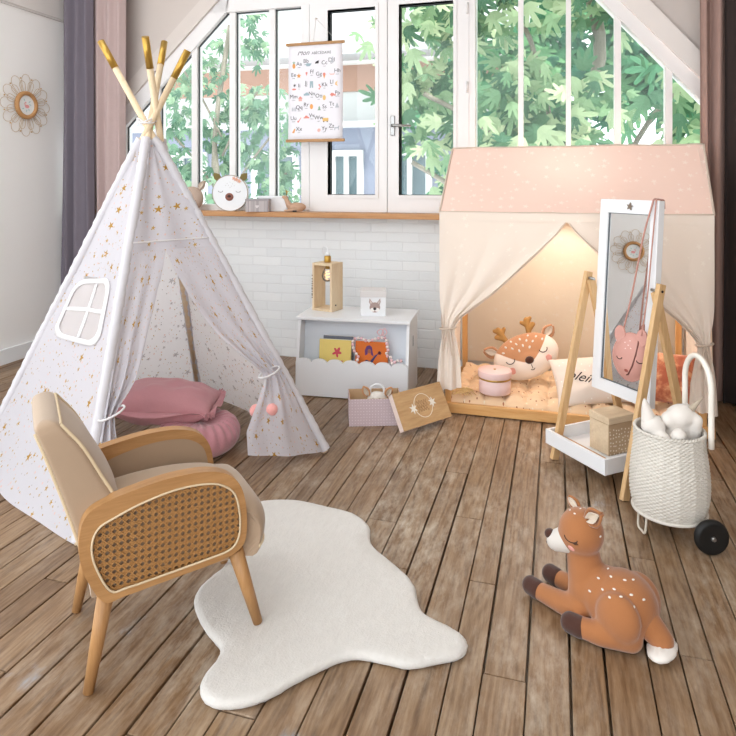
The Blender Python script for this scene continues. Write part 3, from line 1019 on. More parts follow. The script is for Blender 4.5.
# each arm: wooden loop, cane web, padded inner side
OUT = [(-.178, .214), (-.222, .30), (-.229, .375), (-.213, .425), (-.165, .448), (-.10, .461), (-.02, .470), (.06, .467), (.118, .449), (.152, .415), (.168, .365), (.172, .30), (.164, .258), (.135, .238), (.08, .228), (-.05, .218), (-.13, .212)]
INN = [(-.158, .240), (-.190, .305), (-.197, .352), (-.183, .386), (-.148, .402), (-.09, .420), (-.015, .433), (.053, .432), (.10, .420), (.133, .392), (.146, .348), (.148, .300), (.138, .268), (.115, .254), (.07, .249), (-.05, .240), (-.12, .236)]
OC = [(p.x, p.y) for p in catmull([(x, y, 0) for x, y in OUT], 5, True)]
IC = [(-.022 + (p.x + .022) * 1.045, .338 + (p.y - .338) * 1.075) for p in catmull([(x, y, 0) for x, y in INN], 5, True)]
def inside(poly, x, y):
    c = False
    n = len(poly)
    for i in range(n):
        x0, y0 = poly[i]; x1, y1 = poly[i - 1]
        if (y0 > y) != (y1 > y) and x < (x1 - x0) * (y - y0) / (y1 - y0) + x0: c = not c
    return c
def seg_clip(poly, p, d):
    """stretches of the line p + t d inside the outline"""
    ts = []
    n = len(poly)
    for i in range(n):
        a, b_ = Vector(poly[i - 1]), Vector(poly[i])
        e = b_ - a
        den = d.x * e.y - d.y * e.x
        if abs(den) < 1e-9: continue
        w_ = a - p
        t = (w_.x * e.y - w_.y * e.x) / den
        u = (w_.x * d.y - w_.y * d.x) / den
        if 0 <= u < 1: ts.append(t)
    ts.sort()
    return [(ts[i], ts[i + 1]) for i in range(0, len(ts) - 1, 2)]
for side in (-1, 1):
    ya = side * .158
    # local x,z outline -> chair space, thickness in y
    M = Matrix(((1, 0, 0, 0), (0, 0, 1, ya - .017), (0, 1, 0, 0), (0, 0, 0, 1)))
    b = MB().ring(OC, IC, .034, M)
    bmesh.ops.bevel(b.b, geom=[e for e in b.b.edges if len(e.link_faces) == 2 and e.calc_face_angle(0) > 1.2], offset=.004, segments=2, affect='EDGES')
    arm = b.build('armrest', oak_x, chair)
    yo = ya + side * .010
    b = MB()
    sp = .0160
    def strip(p, d, wdt, lift):
        for t0, t1 in seg_clip(IC, p, d):
            a, c = p + d * (t0 - .004), p + d * (t1 + .004)
            nrm = Vector((-d.y, d.x)) * wdt / 2
            yy = yo + side * lift
            q = [(a - nrm), (c - nrm), (c + nrm), (a + nrm)]
            vs = [b.b.verts.new((x.x, yy, x.y)) for x in q] + [b.b.verts.new((x.x, yy - side * .0012, x.y)) for x in q]
            for f in ((0, 1, 2, 3), (7, 6, 5, 4), (0, 4, 5, 1), (1, 5, 6, 2), (2, 6, 7, 3), (3, 7, 4, 0)):
                b.b.faces.new([vs[i] for i in f])
    for i in range(-20, 20):
        for dd in (-.0017, .0017):
            strip(Vector((i * sp + dd, .33)), Vector((0, 1)), .0022, .0)
            strip(Vector((0, .33 + i * sp + dd)), Vector((1, 0)), .0022, .0006)
        strip(Vector((i * sp + sp / 2, .33 + sp / 2 - .5 * sp)), Vector((.7071, .7071)), .0024, .0014)
        strip(Vector((i * sp + sp / 2, .33)), Vector((.7071, -.7071)), .0024, .002)
    b.build('cane_web', cane, arm)
    b = MB()
    b.tube([(x, ya + side * .0175, y) for x, y in [(-.022 + (p[0] + .022) * .985, .338 + (p[1] - .338) * .975) for p in IC]], .0026, closed=True)
    b.build('spline', piping, arm)
    # padded panel on the inner side
    Mi = Matrix(((1, 0, 0, 0), (0, 0, 1, ya - side * .004 - (.012 if side > 0 else 0)), (0, 1, 0, 0), (0, 0, 0, 1)))
    big = [(x * 1.02, .33 + (y - .33) * 1.03) for x, y in IC]
    MB().prism(big, .012, Mi).build('inner_pad', taupe, chair)
# seat: thick, rounded at the front, crowned
b = MB()
def seat(u, v):
    # u across, v once around the section from back-bottom over the top to front-bottom
    c = (u - .5) * 2
    prof = catmull([(-.20, .215, 0), (-.20, .36, 0), (-.10, .388, 0), (.03, .392, 0), (.14, .374, 0), (.205, .338, 0), (.228, .298, 0), (.222, .25, 0), (.205, .222, 0), (.1, .208, 0), (-.1, .21, 0)], 6)
    p = prof[int(round(v * (len(prof) - 1)))]
    e = abs(u - .5) * 2
    x, z = p.x, p.y
    z -= .030 * e ** 4 * (z - .2) / .19
    wide = min(1, max(0, (x - .165) / .03))
    if x > .14: x -= .035 * e ** 6 * (x - .14) / .09
    return Vector((x + .016 * wide, c * (.141 + .030 * wide), z))
b.grid(28, 60, seat)
for u in (0, 1):
    f = b.b.faces.new([b.b.verts.new(seat(u, i / 60)) for i in range(61)]); f.normal_update(); bmesh.ops.triangulate(b.b, faces=[f])
bmesh.ops.remove_doubles(b.b, verts=b.b.verts, dist=.0004)
so_ = b.build('seat', taupe, chair)
for s in (-1, 1): pass
b = MB()
for s in (-1, 1): b.mi = 0
pts = [seat(i / 28, .72) + Vector((.001, 0, 0)) for i in range(29)]
b.tube(pts, .004)
b.build('piping', piping, so_)
b = MB()
b.box((.0, 0, .215), (.40, .27, .03), bev=.008).build('seat_base', taupe, chair)
# front width beyond the arms: the seat nose swells sideways
# backrest
def back_prof(y):
    return 0
Bf = [(-.118, .36), (-.142, .43), (-.180, .50), (-.218, .57), (-.250, .612), (-.264, .630)]
Bb = [(-.185, .20), (-.222, .32), (-.255, .43), (-.288, .53), (-.311, .596), (-.319, .616)]
b = MB()
def back(u, v):
    """u around the section, v up"""
    fz = catmull([(x, z, 0) for x, z in Bf], 8); bz = catmull([(x, z, 0) for x, z in Bb], 8)
    i = v * (len(fz) - 1); k = int(round(i))
    f, r_ = fz[k], bz[k]
    hw = .148 * (1 - .10 * v ** 2)
    a = u * 2 * PI
    # rounded rectangle section
    c, s = math.cos(a), math.sin(a)
    k2 = .22
    sx = math.copysign(abs(c) ** k2, c); sy = math.copysign(abs(s) ** k2, s)
    mid = (f + r_) / 2; half = (f - r_) / 2
    bul = 1 + .28 * (1 - sy * sy) * (c > 0) * math.sin(PI * min(1, v * 1.05))
    p = mid + half * sx * bul
    return Vector((p.x, hw * sy, p.y))
b.grid(64, 40, back, closed=True)
top = []
b.b.verts.ensure_lookup_table()
ring = [v for v in b.b.verts if False]
b_o = b
def cap(v):
    c = [b_o.b.verts.new(back(i / 64, v)) for i in range(64)]
    cc = b_o.b.verts.new(sum((x.co for x in c), Vector()) / 64 + (Vector((-.006, 0, .010)) if v > .5 else Vector()))
    for i in range(64):
        b_o.b.faces.new((c[i], c[(i + 1) % 64], cc)).smooth = True
def dome():
    base = [back(i / 64, 1.0) for i in range(64)]
    c0_ = sum(base, Vector()) / 64
    upv = (Vector((Bf[-1][0], 0, Bf[-1][1])) + Vector((Bb[-1][0], 0, Bb[-1][1])) - Vector((Bf[-2][0], 0, Bf[-2][1])) - Vector((Bb[-2][0], 0, Bb[-2][1]))).normalized()
    half = (base[0] - base[32]).length / 2
    prev = [b_o.b.verts.new(p) for p in base]
    for k in range(1, 7):
        t_ = k / 6 * PI / 2 * .97
        cur = []
        for p in base:
            d_ = p - c0_
            f_t = math.cos(t_)
            q = c0_ + Vector((d_.x * f_t, d_.y - math.copysign(min(abs(d_.y), half * (1 - f_t)), d_.y), d_.z * f_t)) + upv * half * .75 * math.sin(t_)
            cur.append(b_o.b.verts.new(q))
        for i in range(64):
            b_o.b.faces.new((prev[i], prev[(i + 1) % 64], cur[(i + 1) % 64], cur[i])).smooth = True
        prev = cur
    b_o.b.faces.new(prev)
dome(); cap(0.0)
bmesh.ops.remove_doubles(b.b, verts=b.b.verts, dist=.0003)
bk = b.build('backrest', taupe, chair)
b = MB()
for sgn in (.125, .875):
    pts = [back(sgn, i / 40) for i in range(0, 41)]
    b.tube([p + Vector((.002, .001 if sgn < .5 else -.001, 0)) for p in pts], .0042)
    pts = [back(.5 - sgn if sgn < .5 else 1.5 - sgn, i / 40) for i in range(0, 41)]
    b.tube([p + Vector((-.002, 0, 0)) for p in pts], .0036)
b.tube([back(u / 20 * .25 - .125, 1.0) for u in range(21)], .0042)
b.build('piping', piping, bk)
# legs: round, tapered, splayed
for x0, x1, y0, y1 in ((-.165, -.208, -.148, -.156), (-.165, -.208, .150, .172), (.148, .208, -.148, -.156), (.148, .208, .148, .156)):
    MB().cyl((x1, y1, .0 + (.0275 if x1 > 0 else 0)), (x0, y0, .235), .0125, .0205, seg=20).build('leg', oak, chair)

# ------------------------------------------------------------------ rug
rug_pts = [(-1.041, 2.162), (-.935, 2.2), (-.819, 2.19), (-.703, 2.171), (-.625, 2.11), (-.596, 2.027), (-.558, 1.977), (-.458, 1.895), (-.407, 1.838), (-.378, 1.762), (-.346, 1.718), (-.286, 1.694), (-.239, 1.668), (-.224, 1.635), (-.24, 1.601), (-.295, 1.566), (-.35, 1.536), (-.412, 1.535), (-.475, 1.531), (-.52, 1.508), (-.558, 1.465), (-.6, 1.412), (-.638, 1.357), (-.681, 1.32), (-.732, 1.299), (-.772, 1.305), (-.797, 1.328), (-.807, 1.364), (-.804, 1.406), (-.808, 1.44), (-.825, 1.465), (-.874, 1.497), (-.933, 1.545), (-.976, 1.594), (-.994, 1.645), (-.989, 1.707), (-.979, 1.762), (-.996, 1.872), (-1.033, 2.016), (-1.066, 2.1)]
rug = thing('rug', 'cream white fluffy hide shaped rug on the floorboards under the armchair', 'rug', (-.68, 1.75, 0))
cl = catmull([(x, y, 0) for x, y in rug_pts], 5, True)
n = len(cl)
nrm = []
for i in range(n):
    d = (cl[(i + 1) % n] - cl[i - 1]).normalized()
    nrm.append(Vector((d.y, -d.x, 0)))
area = sum(cl[i - 1].x * cl[i].y - cl[i].x * cl[i - 1].y for i in range(n))
sg = 1 if area > 0 else -1
b = MB()
rr = random.Random(3)
def rugz(p): return .024 + .0016 * noise.noise(p * 60) + .002 * noise.noise(p * 14)
rings = []
for off, z in ((-.004, .001), (.004, .005), (.0055, .013), (.001, .020), (-.008, .0238)):
    rings.append([b.b.verts.new(cl[i] + nrm[i] * sg * (off + rr.uniform(-.0008, .0008)) + Vector((0, 0, z))) for i in range(n)])
for a, c in zip(rings, rings[1:]):
    for i in range(n):
        b.b.faces.new((a[i], a[(i + 1) % n], c[(i + 1) % n], c[i])).smooth = True
f0 = b.b.faces.new(rings[-1])
b.b.faces.new(list(reversed(rings[0])))
res = bmesh.ops.triangulate(b.b, faces=[f0])
for _ in range(3):
    es = [e for e in b.b.edges if all(f in set(res['faces']) or True for f in e.link_faces) and e.calc_length() > .03 and all(v.co.z > .022 for v in e.verts)]
    if not es: break
    r2 = bmesh.ops.subdivide_edges(b.b, edges=es, cuts=1, use_grid_fill=False)
    bmesh.ops.triangulate(b.b, faces=[f for f in b.b.faces if len(f.verts) > 4 and all(v.co.z > .02 for v in f.verts)])
for f in b.b.faces: f.smooth = True
t = NT('cream fleece')
co = t.coord()
n1 = t.noise(co, 170, 4, .7); n2 = t.noise(t.vm('MULTIPLY', co, (1, .45, 1)), 60, 5, .6)
f = t.math('ADD', t.math('MULTIPLY', n1, .5), t.math('MULTIPLY', n2, .6))
fleece = t.bsdf(t.mix(n2, lin('#cdc9c4'), lin('#dfdcd7')), .95, t.bump(f, .7, .006), 0, .15, .4)
b.build('fleece', fleece, rug, world=True)

# ------------------------------------------------------------------ plush fawn on the floor
tan = plain('tan plush', '#a56b40', .92, .07, 25, .35, 350, sheen=.35)
tan_light = plain('light tan plush', '#cf9a6c', .92, .06, 25, .3, 350, sheen=.3)
F_ = math.atan2(.47, -.88)
fawn = thing('plush_fawn', 'large tan plush fawn lying on the floorboards with white back spots', 'plush toy', (.15, 1.83, 0), F_)
body = soft('body', [
    ('e', (-.022, .0, .083), (.088, .080, .083)), ('e', (.02, 0, .082), (.08, .068, .076)), ('e', (.072, 0, .080), (.058, .058, .078)),
    ('c', (.078, 0, .10), .053, (.092, .0, .175), .045), ('c', (.092, 0, .175), .045, (.097, .0, .20), .042),
    ('e', (.094, .006, .232), (.062, .058, .062)), ('e', (.116, .014, .214), (.042, .042, .040)),
    ('c', (.085, .045, .036), .033, (.215, .03, .026), .0235), ('c', (.085, -.045, .036), .033, (.205, -.062, .026), .0235),
    ('e', (-.036, .068, .082), (.058, .034, .064), (0, R(-8), 0)), ('e', (-.040, -.056, .080), (.058, .036, .068)),
    ('c', (-.06, .050, .033), .032, (.0, .082, .031), .029), ('c', (.0, .082, .031), .029, (.062, .092, .028), .025), ('c', (-.05, -.07, .032), .032, (.05, -.095, .028), .024),
], tan, fawn, vox=.0052, smooth=7)
T = bvh(body)
def fsoft(nm, sh, mat): return soft(nm, sh, mat, fawn, vox=.004, smooth=4)
fsoft('hoof', [('c', (.215, .030, .0275), .0262, (.238, .026, .0275), .0262)], brown_felt)
fsoft('hoof', [('c', (.205, -.062, .0275), .0262, (.226, -.066, .0275), .0262)], brown_felt)
fsoft('hoof', [('c', (.055, .092, .0275), .0272, (.082, .093, .0275), .0262)], brown_felt)
fsoft('hoof', [('c', (.045, -.095, .0275), .0265, (.07, -.096, .0275), .0255)], brown_felt)
mz = fsoft('muzzle', [('c', (.128, .022, .203), .035, (.155, .031, .193), .028)], plain('pale grey plush', '#d0cac3', .95, .03, 40, .4, 350, sheen=.3))
fsoft('nose', [('e', (.172, .037, .208), (.0155, .0165, .014))], brown_felt)
tl_ = fsoft('tail', [('c', (-.085, .004, .066), .036, (-.122, .006, .038), .030)], tan)
tw = MB(); tw.ell((-.124, .010, .021), (.036, .056, .0175), (0, R(10), R(10)), seg=32)
for v in tw.b.verts: v.co += Vector((noise.noise(v.co * 130), noise.noise(v.co * 130 + Vector((9, 0, 0))), noise.noise(v.co * 130 + Vector((0, 9, 0))))) * .003; v.co.z = max(v.co.z, .001)
tw.build('tail_tip', white_plush, fawn)
# ears: folded leaf shapes with a pale lining
def ear(name, base, tip, w, face, m_out, m_in, parent, thick=.007):
    base, tip, face = Vector(base), Vector(tip), Vector(face).normalized()
    d = (tip - base); L = d.length; d.normalize()
    x = d.cross(face).normalized(); nn = x.cross(d).normalized()
    prof = [(0, .28), (.2, .72), (.45, 1.0), (.7, .82), (.88, .48), (1.0, .08)]
    def fn(k, lift):
        def g(u, v):
            s = v * 5; i = min(4, int(s)); f = s - i
            ww = (prof[i][1] * (1 - f) + prof[i + 1][1] * f) * w * k
            c = (u - .5) * 2
            return base + d * (L * (prof[i][0] * (1 - f) + prof[i + 1][0] * f) * (1 - .5 * (1 - k)) + L * .3 * (1 - k)) + x * c * ww - nn * (.5 * w * (1 - c * c) - lift)
        return g
    o = MB().grid(12, 14, fn(1, 0)).build(name, m_out, parent, solid=thick)
    MB().grid(10, 12, fn(.56, thick * .5 + .0025)).build('ear_lining', m_in, o, solid=.002)
    return o
lining = plain('pale ear lining', '#d6c8b8', .95, .05, 60)
ear('ear', (.070, .030, .280), (.022, .046, .318), .025, (-.36, .83, .45), tan, lining, fawn)
ear('ear', (.116, -.026, .272), (.154, -.036, .293), .014, (.3, .7, .5), tan, lining, fawn)
b = MB()
for x, y in ((.03, .03), (.01, .05), (.045, .055), (.0, .02), (-.02, .045), (-.035, .015), (-.045, .06), (-.06, .035), (-.075, .055), (-.02, .072), (-.05, -.0), (.02, -.005), (-.085, .02), (.035, .0)):
    b = MB(); spot(b, T, (x, y * 2.2 + .05, .6), (x, y, .10), .0046, .0028, .0016); b.build('white_spot', white_plush, fawn)
for y, x in ((.018, .12), (-.012, .125), (.004, .095), (.03, .10), (-.025, .10)):
    b = MB(); spot(b, T, (x + .05, y, .6), (x, y, .28), .0035, .0024, .0014); b.build('white_spot', white_plush, fawn)
for sgn in (1, -1):
    eye = (.22, .30 * sgn, .27)
    b = MB()
    c = Vector((.098 + .012 * (sgn < 0), .056 * sgn + .006, .234))
    pts = [c + Vector((.017 * math.cos(t), -.004 * math.cos(t) * sgn, -.011 * math.sin(t))) for t in [PI * i / 10 for i in range(11)]]
    stroke(b, T, eye, pts, .0013, .0006)
    for t in (.9, .7, .5):
        q = c + Vector((-.017 * math.cos(PI * t * .4), .0, -.011 * math.sin(PI * t * .4)))
        stroke(b, T, eye, [q, q + Vector((-.007, 0, -.004))], .0009, .0006)
    b.build('closed_eye', dark_line, fawn)
b = MB()
spot(b, T, (.16, .40, .2), (.098, .055, .203), .0098, .0098, .0018)
b.build('cheek', rose_felt, fawn)
TM = bvh(mz)
b = MB()
stroke(b, TM, (.4, .09, .15), [(.18, .036 + .012 * math.cos(t), .188 - .007 * math.sin(t)) for t in [PI * i / 8 for i in range(9)]], .001, .0006)
b.build('mouth', dark_line, fawn)
# ------------------------------------------------------------------ sunburst frames on the left wall
rattan = plain('rattan', '#b98a5a', .6, .18, 70, .4, 220)
wire_cane = plain('thin bleached rattan', '#c9b294', .55, .1, 60)
def wall_flower(loc, label):
    t = thing('sunburst_wall_frame', label, 'wall decoration', loc, (R(90), 0, R(90)))   # local x along the wall, y up, z into the room
    b = MB()
    for k in range(9):
        b.tube([(.082 * math.cos(a) * (1 - .0), .082 * math.sin(a), .006 + k * .0) for a in [0]] + [(.082, .0001, .006)], .001) if False else None
    b.lathe([(.066, .004), (.068, .020), (.076, .027), (.088, .026), (.096, .016), (.096, .004)], 56, cap=False)
    b.build('rim', rattan, t)
    b = MB()
    for j, (r0, r1, wd, z) in enumerate(((.088, .212, .036, .006), (.088, .168, .024, .012))):
        for i in range(12):
            a = 2 * PI * (i + .5 * j) / 12
            ca, sa = math.cos(a), math.sin(a)
            pts = []
            for s, q in ((0, -.45), (.35, -.85), (.72, -1), (.93, -.62), (1.0, 0), (.93, .62), (.72, 1), (.35, .85), (0, .45)):
                rr_ = r0 + (r1 - r0) * s; ww = wd * q
                pts.append((rr_ * ca - ww * sa, rr_ * sa + ww * ca, z))
            b.tube(catmull(pts, 4), .0016, seg=5)
    b.build('petal_wires', wire_cane, t)
    wb = plain('wood bead', '#cfae7e', .5, .1, 50)
    for i in range(12):
        a = 2 * PI * (i + .5) / 12
        MB().ell((.186 * math.cos(a), .186 * math.sin(a), .008), .0055, seg=12).build('bead', wb, t)
    pic = MB().cyl((0, 0, .003), (0, 0, .012), .0675, seg=48).build('picture', plain('print paper', '#eef1f1', .6), t)
    # a pink bird among leaves
    b = MB()
    b.prism(circle(.019, 20, (.004, -.008), .012), .0006, Matrix.Translation((0, 0, .0125)))
    b.tube([(-.012, -.004, .0128), (-.017, .012, .0128), (-.009, .020, .0128), (-.004, .014, .0128)], .0028)
    b.build('bird_print', plain('coral print', '#e9a3a2', .7), pic)
    b = MB()
    for x, y, a in ((.025, .025, 30), (-.02, .035, 120), (.03, .005, -20), (-.03, -.025, 200), (.0, -.038, 250), (.02, -.03, 300)):
        b.prism([(-.012, 0), (0, .0045), (.012, 0), (0, -.0045)], .0006, Matrix.Translation((x, y, .0125)) @ Matrix.Rotation(R(a), 4, 'Z'))
    b.build('leaf_print', plain('teal print', '#b6d3d3', .7), pic)
    return t
wall_flower((LW + .002, 3.544, 1.726), 'round sunburst rattan picture frame hanging high on the white left wall')
wall_flower((LW + .002, 3.05, .90), 'second sunburst rattan picture frame added out of view for the mirror reflection')  # extra frame out of view, added so the mirror has one to reflect

# ------------------------------------------------------------------ things on the window sill
SZ = .9995
SY = 3.985
t = thing('deer_face_light', 'round white deer face light with olive ears standing on the window sill', 'night light', (-2.162, SY - .01, SZ), (0, 0, R(12)))
Mx = Matrix.Rotation(R(90), 4, 'X')
b = MB(); b.cyl((0, .022, .124), (0, -.022, .124), .1235, seg=64)
b.build('face', white_lacquer, t)
MB().tube([(.1235 * math.cos(a), -.022, .124 + .1235 * math.sin(a)) for a in [2 * PI * i / 64 for i in range(64)]], .0025, closed=True).build('rim', plain('grey brown rim', '#a8998a', .6), t)
olive = plain('olive gold ear', '#7a6a35', .6, .1, 40)
for s in (-1, 1):
    M = Matrix.Translation((.074 * s, -.006, .212)) @ Matrix.Rotation(R(40 * s), 4, 'Y') @ Mx
    MB().prism([(0, -.005), (.022, .015), (.024, .036), (.008, .06), (0, .066), (-.012, .055), (-.024, .034), (-.02, .014)], .008, M).build('ear', olive, t)
fl = plain('peach flower', '#e6b096', .7)
for x, z, r_ in ((.028, .226, .013), (.046, .218, .016), (.066, .206, .014)):
    M = Matrix.Translation((x, -.0225, z)) @ Mx
    MB().prism([(r_ * (.75 + .3 * math.cos(5 * a)) * math.cos(a), r_ * (.75 + .3 * math.cos(5 * a)) * math.sin(a)) for a in [2 * PI * i / 40 for i in range(40)]], .005, M).build('flower', fl, t)
ns = MB().ell((-.004, -.024, .098), (.029, .007, .027), seg=28).build('nose', plain('brown rose nose', '#8d5a4c', .6), t)
MB().ell((-.004, -.030, .103), (.013, .004, .010), seg=20).build('nose_dark', plain('deep brown', '#43241d', .5), ns)
for s in (-1, 1):
    MB().tube([(.062 * s - .004 + .016 * math.cos(a), -.0235, .140 - .010 * math.sin(a)) for a in [PI * i / 10 for i in range(11)]], .0013).build('closed_eye', dark_line, t)
b = MB()
for x, z in ((-.02, .19), (0, .2), (.018, .188), (-.01, .178), (.01, .172), (-.03, .176), (.03, .175), (0, .162)):
    b.ell((x, -.0225, z), (.0024, .001, .0024), seg=8)
o = b.build('freckles', plain('grey print', '#b9b3b0', .7), t); o['kind'] = 'stuff'

t = thing('fawn_head_plush', 'taupe animal head with pointed ears on the sill, half hidden by the tepee', 'plush toy', (-2.46, SY - .02, SZ))
taupe_felt = plain('taupe felt', '#b9a394', .9, .05, 40, .2, 300)
soft('head', [('e', (0, 0, .085), (.088, .05, .085))], taupe_felt, t, vox=.006)
ear('ear', (.055, -.01, .145), (.105, -.01, .205), .026, (0, -1, .1), taupe_felt, lining, t)
ear('ear', (-.055, -.01, .145), (-.105, -.01, .205), .026, (0, -1, .1), taupe_felt, lining, t)
for s in (-1, 1):
    MB().tube([(.04 * s + .012 * math.cos(a), -.0455, .072 - .008 * math.sin(a)) for a in [PI * i / 8 for i in range(9)]], .0013).build('closed_eye', dark_line, t)

t = thing('keepsake_box', 'small grey patterned box on the window sill beside the deer face', 'box', (-1.94, SY - .04, SZ), R(14))
u = NT('grey patterned paper'); co = u.coord()
m = u.math('MULTIPLY', u.voro(co, 110).outputs['Distance'], 1.6)
u.bsdf(u.mix(m, lin('#8e8587'), lin('#c4bcbc')), .7)
MB().box((0, 0, .037), (.155, .075, .074), bev=.002).build('body', u.m, t)
MB().box((0, 0, .080), (.160, .08, .014), bev=.002).build('lid', plain('grey lid', '#a19b9e', .6), t)
MB().prism([(x * .8, y * .8) for x, y in [(.016 * math.sin(a) ** 3, .013 * math.cos(a) - .005 * math.cos(2 * a) - .002 * math.cos(3 * a)) for a in [2 * PI * i / 30 for i in range(30)]]], .001, Matrix.Translation((0, -.0376, .036)) @ Mx).build('heart', plain('pale print', '#d8d2d2', .7), t)
t = thing('white_box', 'plain white box standing behind the grey patterned box on the sill', 'box', (-1.87, SY + .05, SZ), R(14))
MB().box((0, 0, .045), (.20, .06, .09), bev=.002).build('body', white_lacquer, t)
MB().box((0, 0, .097), (.205, .065, .016), bev=.002).build('lid', white_lacquer, t)

t = thing('wooden_deer', 'small carved wooden deer lying on the window sill', 'figurine', (-1.688, SY - .03, SZ), R(16))
t.scale = (1.2, 1.2, 1.2)
soft('body', [('e', (.02, 0, .028), (.052, .024, .026)), ('c', (-.022, 0, .035), .018, (-.040, 0, .072), .011), ('e', (-.046, 0, .082), (.018, .011, .011), (0, R(12), 0)), ('e', (0, 0, .008), (.055, .022, .008))], wood('beech', '#b48d72', '#cfab90', (.2, 1, 1), .5), t, vox=.003, smooth=4)
b = MB()
for s in (-1, 1):
    b2 = MB()
    b2.tube([(-.040, .004 * s, .09), (-.035, .009 * s, .107), (-.040, .014 * s, .122)], .0018)
    b2.tube([(-.036, .009 * s, .107), (-.028, .012 * s, .117)], .0015)
    b2.build('antler', gold, t)
MB().box((.01, -.022, .006), (.022, .004, .008)).build('label_tag', black, t)
b.b.free()

# ------------------------------------------------------------------ alphabet poster
px, pw, pz0, pz1 = -1.537, .385, 1.475, 2.118
t = thing('alphabet_poster', 'white illustrated alphabet wall hanging on two wooden rods in the window', 'poster', (px, 3.965, pz0))
H_ = pz1 - pz0
paper = plain('poster canvas', '#eceaf0', .8, .01, 4)
MB().grid(8, 14, lambda u, v: (Vector(((u - .5) * pw, .008 * math.sin(PI * v), v * H_)), (u, v))).build('sheet', paper, t, solid=.0012)
for z in (0, H_):
    MB().box((0, 0, z), (pw + .03, .014, .020), bev=.003).build('wooden_rod', oak_x, t)
MB().tube([(-.012, 0, H_ + .01), (0, .02, H_ + .17)], .0016).build('cord', plain_cotton, t)
MB().tube([(.15, 0, H_ + .01), (0, .02, H_ + .17)], .0016).build('cord', plain_cotton, t)
MB().cyl((0, .03, H_ + .17), (0, .0, H_ + .17), .006).build('hook', white_paint, t)
ink = plain('dark grey ink', '#4b464b', .8)
def pm(x, z):      # a place on the sheet: x right from the centre, z up from the foot
    return Matrix.Translation((x, .008 * math.sin(PI * z / H_) - .0012, z)) @ Mx
def words(body, x, z, size, mat=ink, shear=0.0, parent=None, name='lettering'):
    b = MB(); b.mesh(text_mesh(body, size, .0003, shear), pm(x, z)); return b.build(name, mat, parent or t)
words('Mon', -.085, H_ - .072, .046, shear=.45)
words('ABÉCÉDAIRE', .045, H_ - .071, .024)
cells = [['Aa', 'Bb', 'Cc', 'Dd'], ['Ee', 'Ff', 'Gg', 'Hh'], ['Ii', 'Jj', 'Kk', 'Ll'], ['Mm', 'Nn', 'Oo', 'Pp'], ['Qq', 'Rr', 'Ss', 'Tt'], ['Uu', 'Vv', 'Ww', ''], ['Xx', '', 'Yy', 'Zz']]
names = {'Aa': 'ananas', 'Bb': 'baleine', 'Cc': 'chat', 'Dd': 'dino', 'Ee': 'étoile', 'Ff': 'fraise', 'Gg': 'glace', 'Hh': 'hamac', 'Ii': 'île', 'Jj': 'jean', 'Kk': 'kiwi', 'Ll': 'lune', 'Mm': 'maison', 'Nn': 'nuage', 'Oo': 'ours', 'Pp': 'poisson', 'Qq': 'quilles', 'Rr': 'robot', 'Ss': 'sapin', 'Tt': 'tente', 'Uu': 'ukulélé', 'Vv': 'voiture', 'Ww': 'wagon', 'Xx': 'xylo', 'Yy': 'yoyo', 'Zz': 'zèbre'}
pal = {k: plain('print ' + k, c, .8) for k, c in dict(o='#e2a05c', c='#e08d80', b='#9fb4bd', g='#8fae95', k='#3d383c', y='#e9c07a', p='#e7b7ac', s='#b9bcc4').items()}
def blob(name, mat, pts, x, z, ang=0):
    MB().prism(pts, .0004, pm(x, z) @ Matrix.Rotation(R(ang), 4, 'Z')).build(name, pal[mat], t)
pic = 'picture'
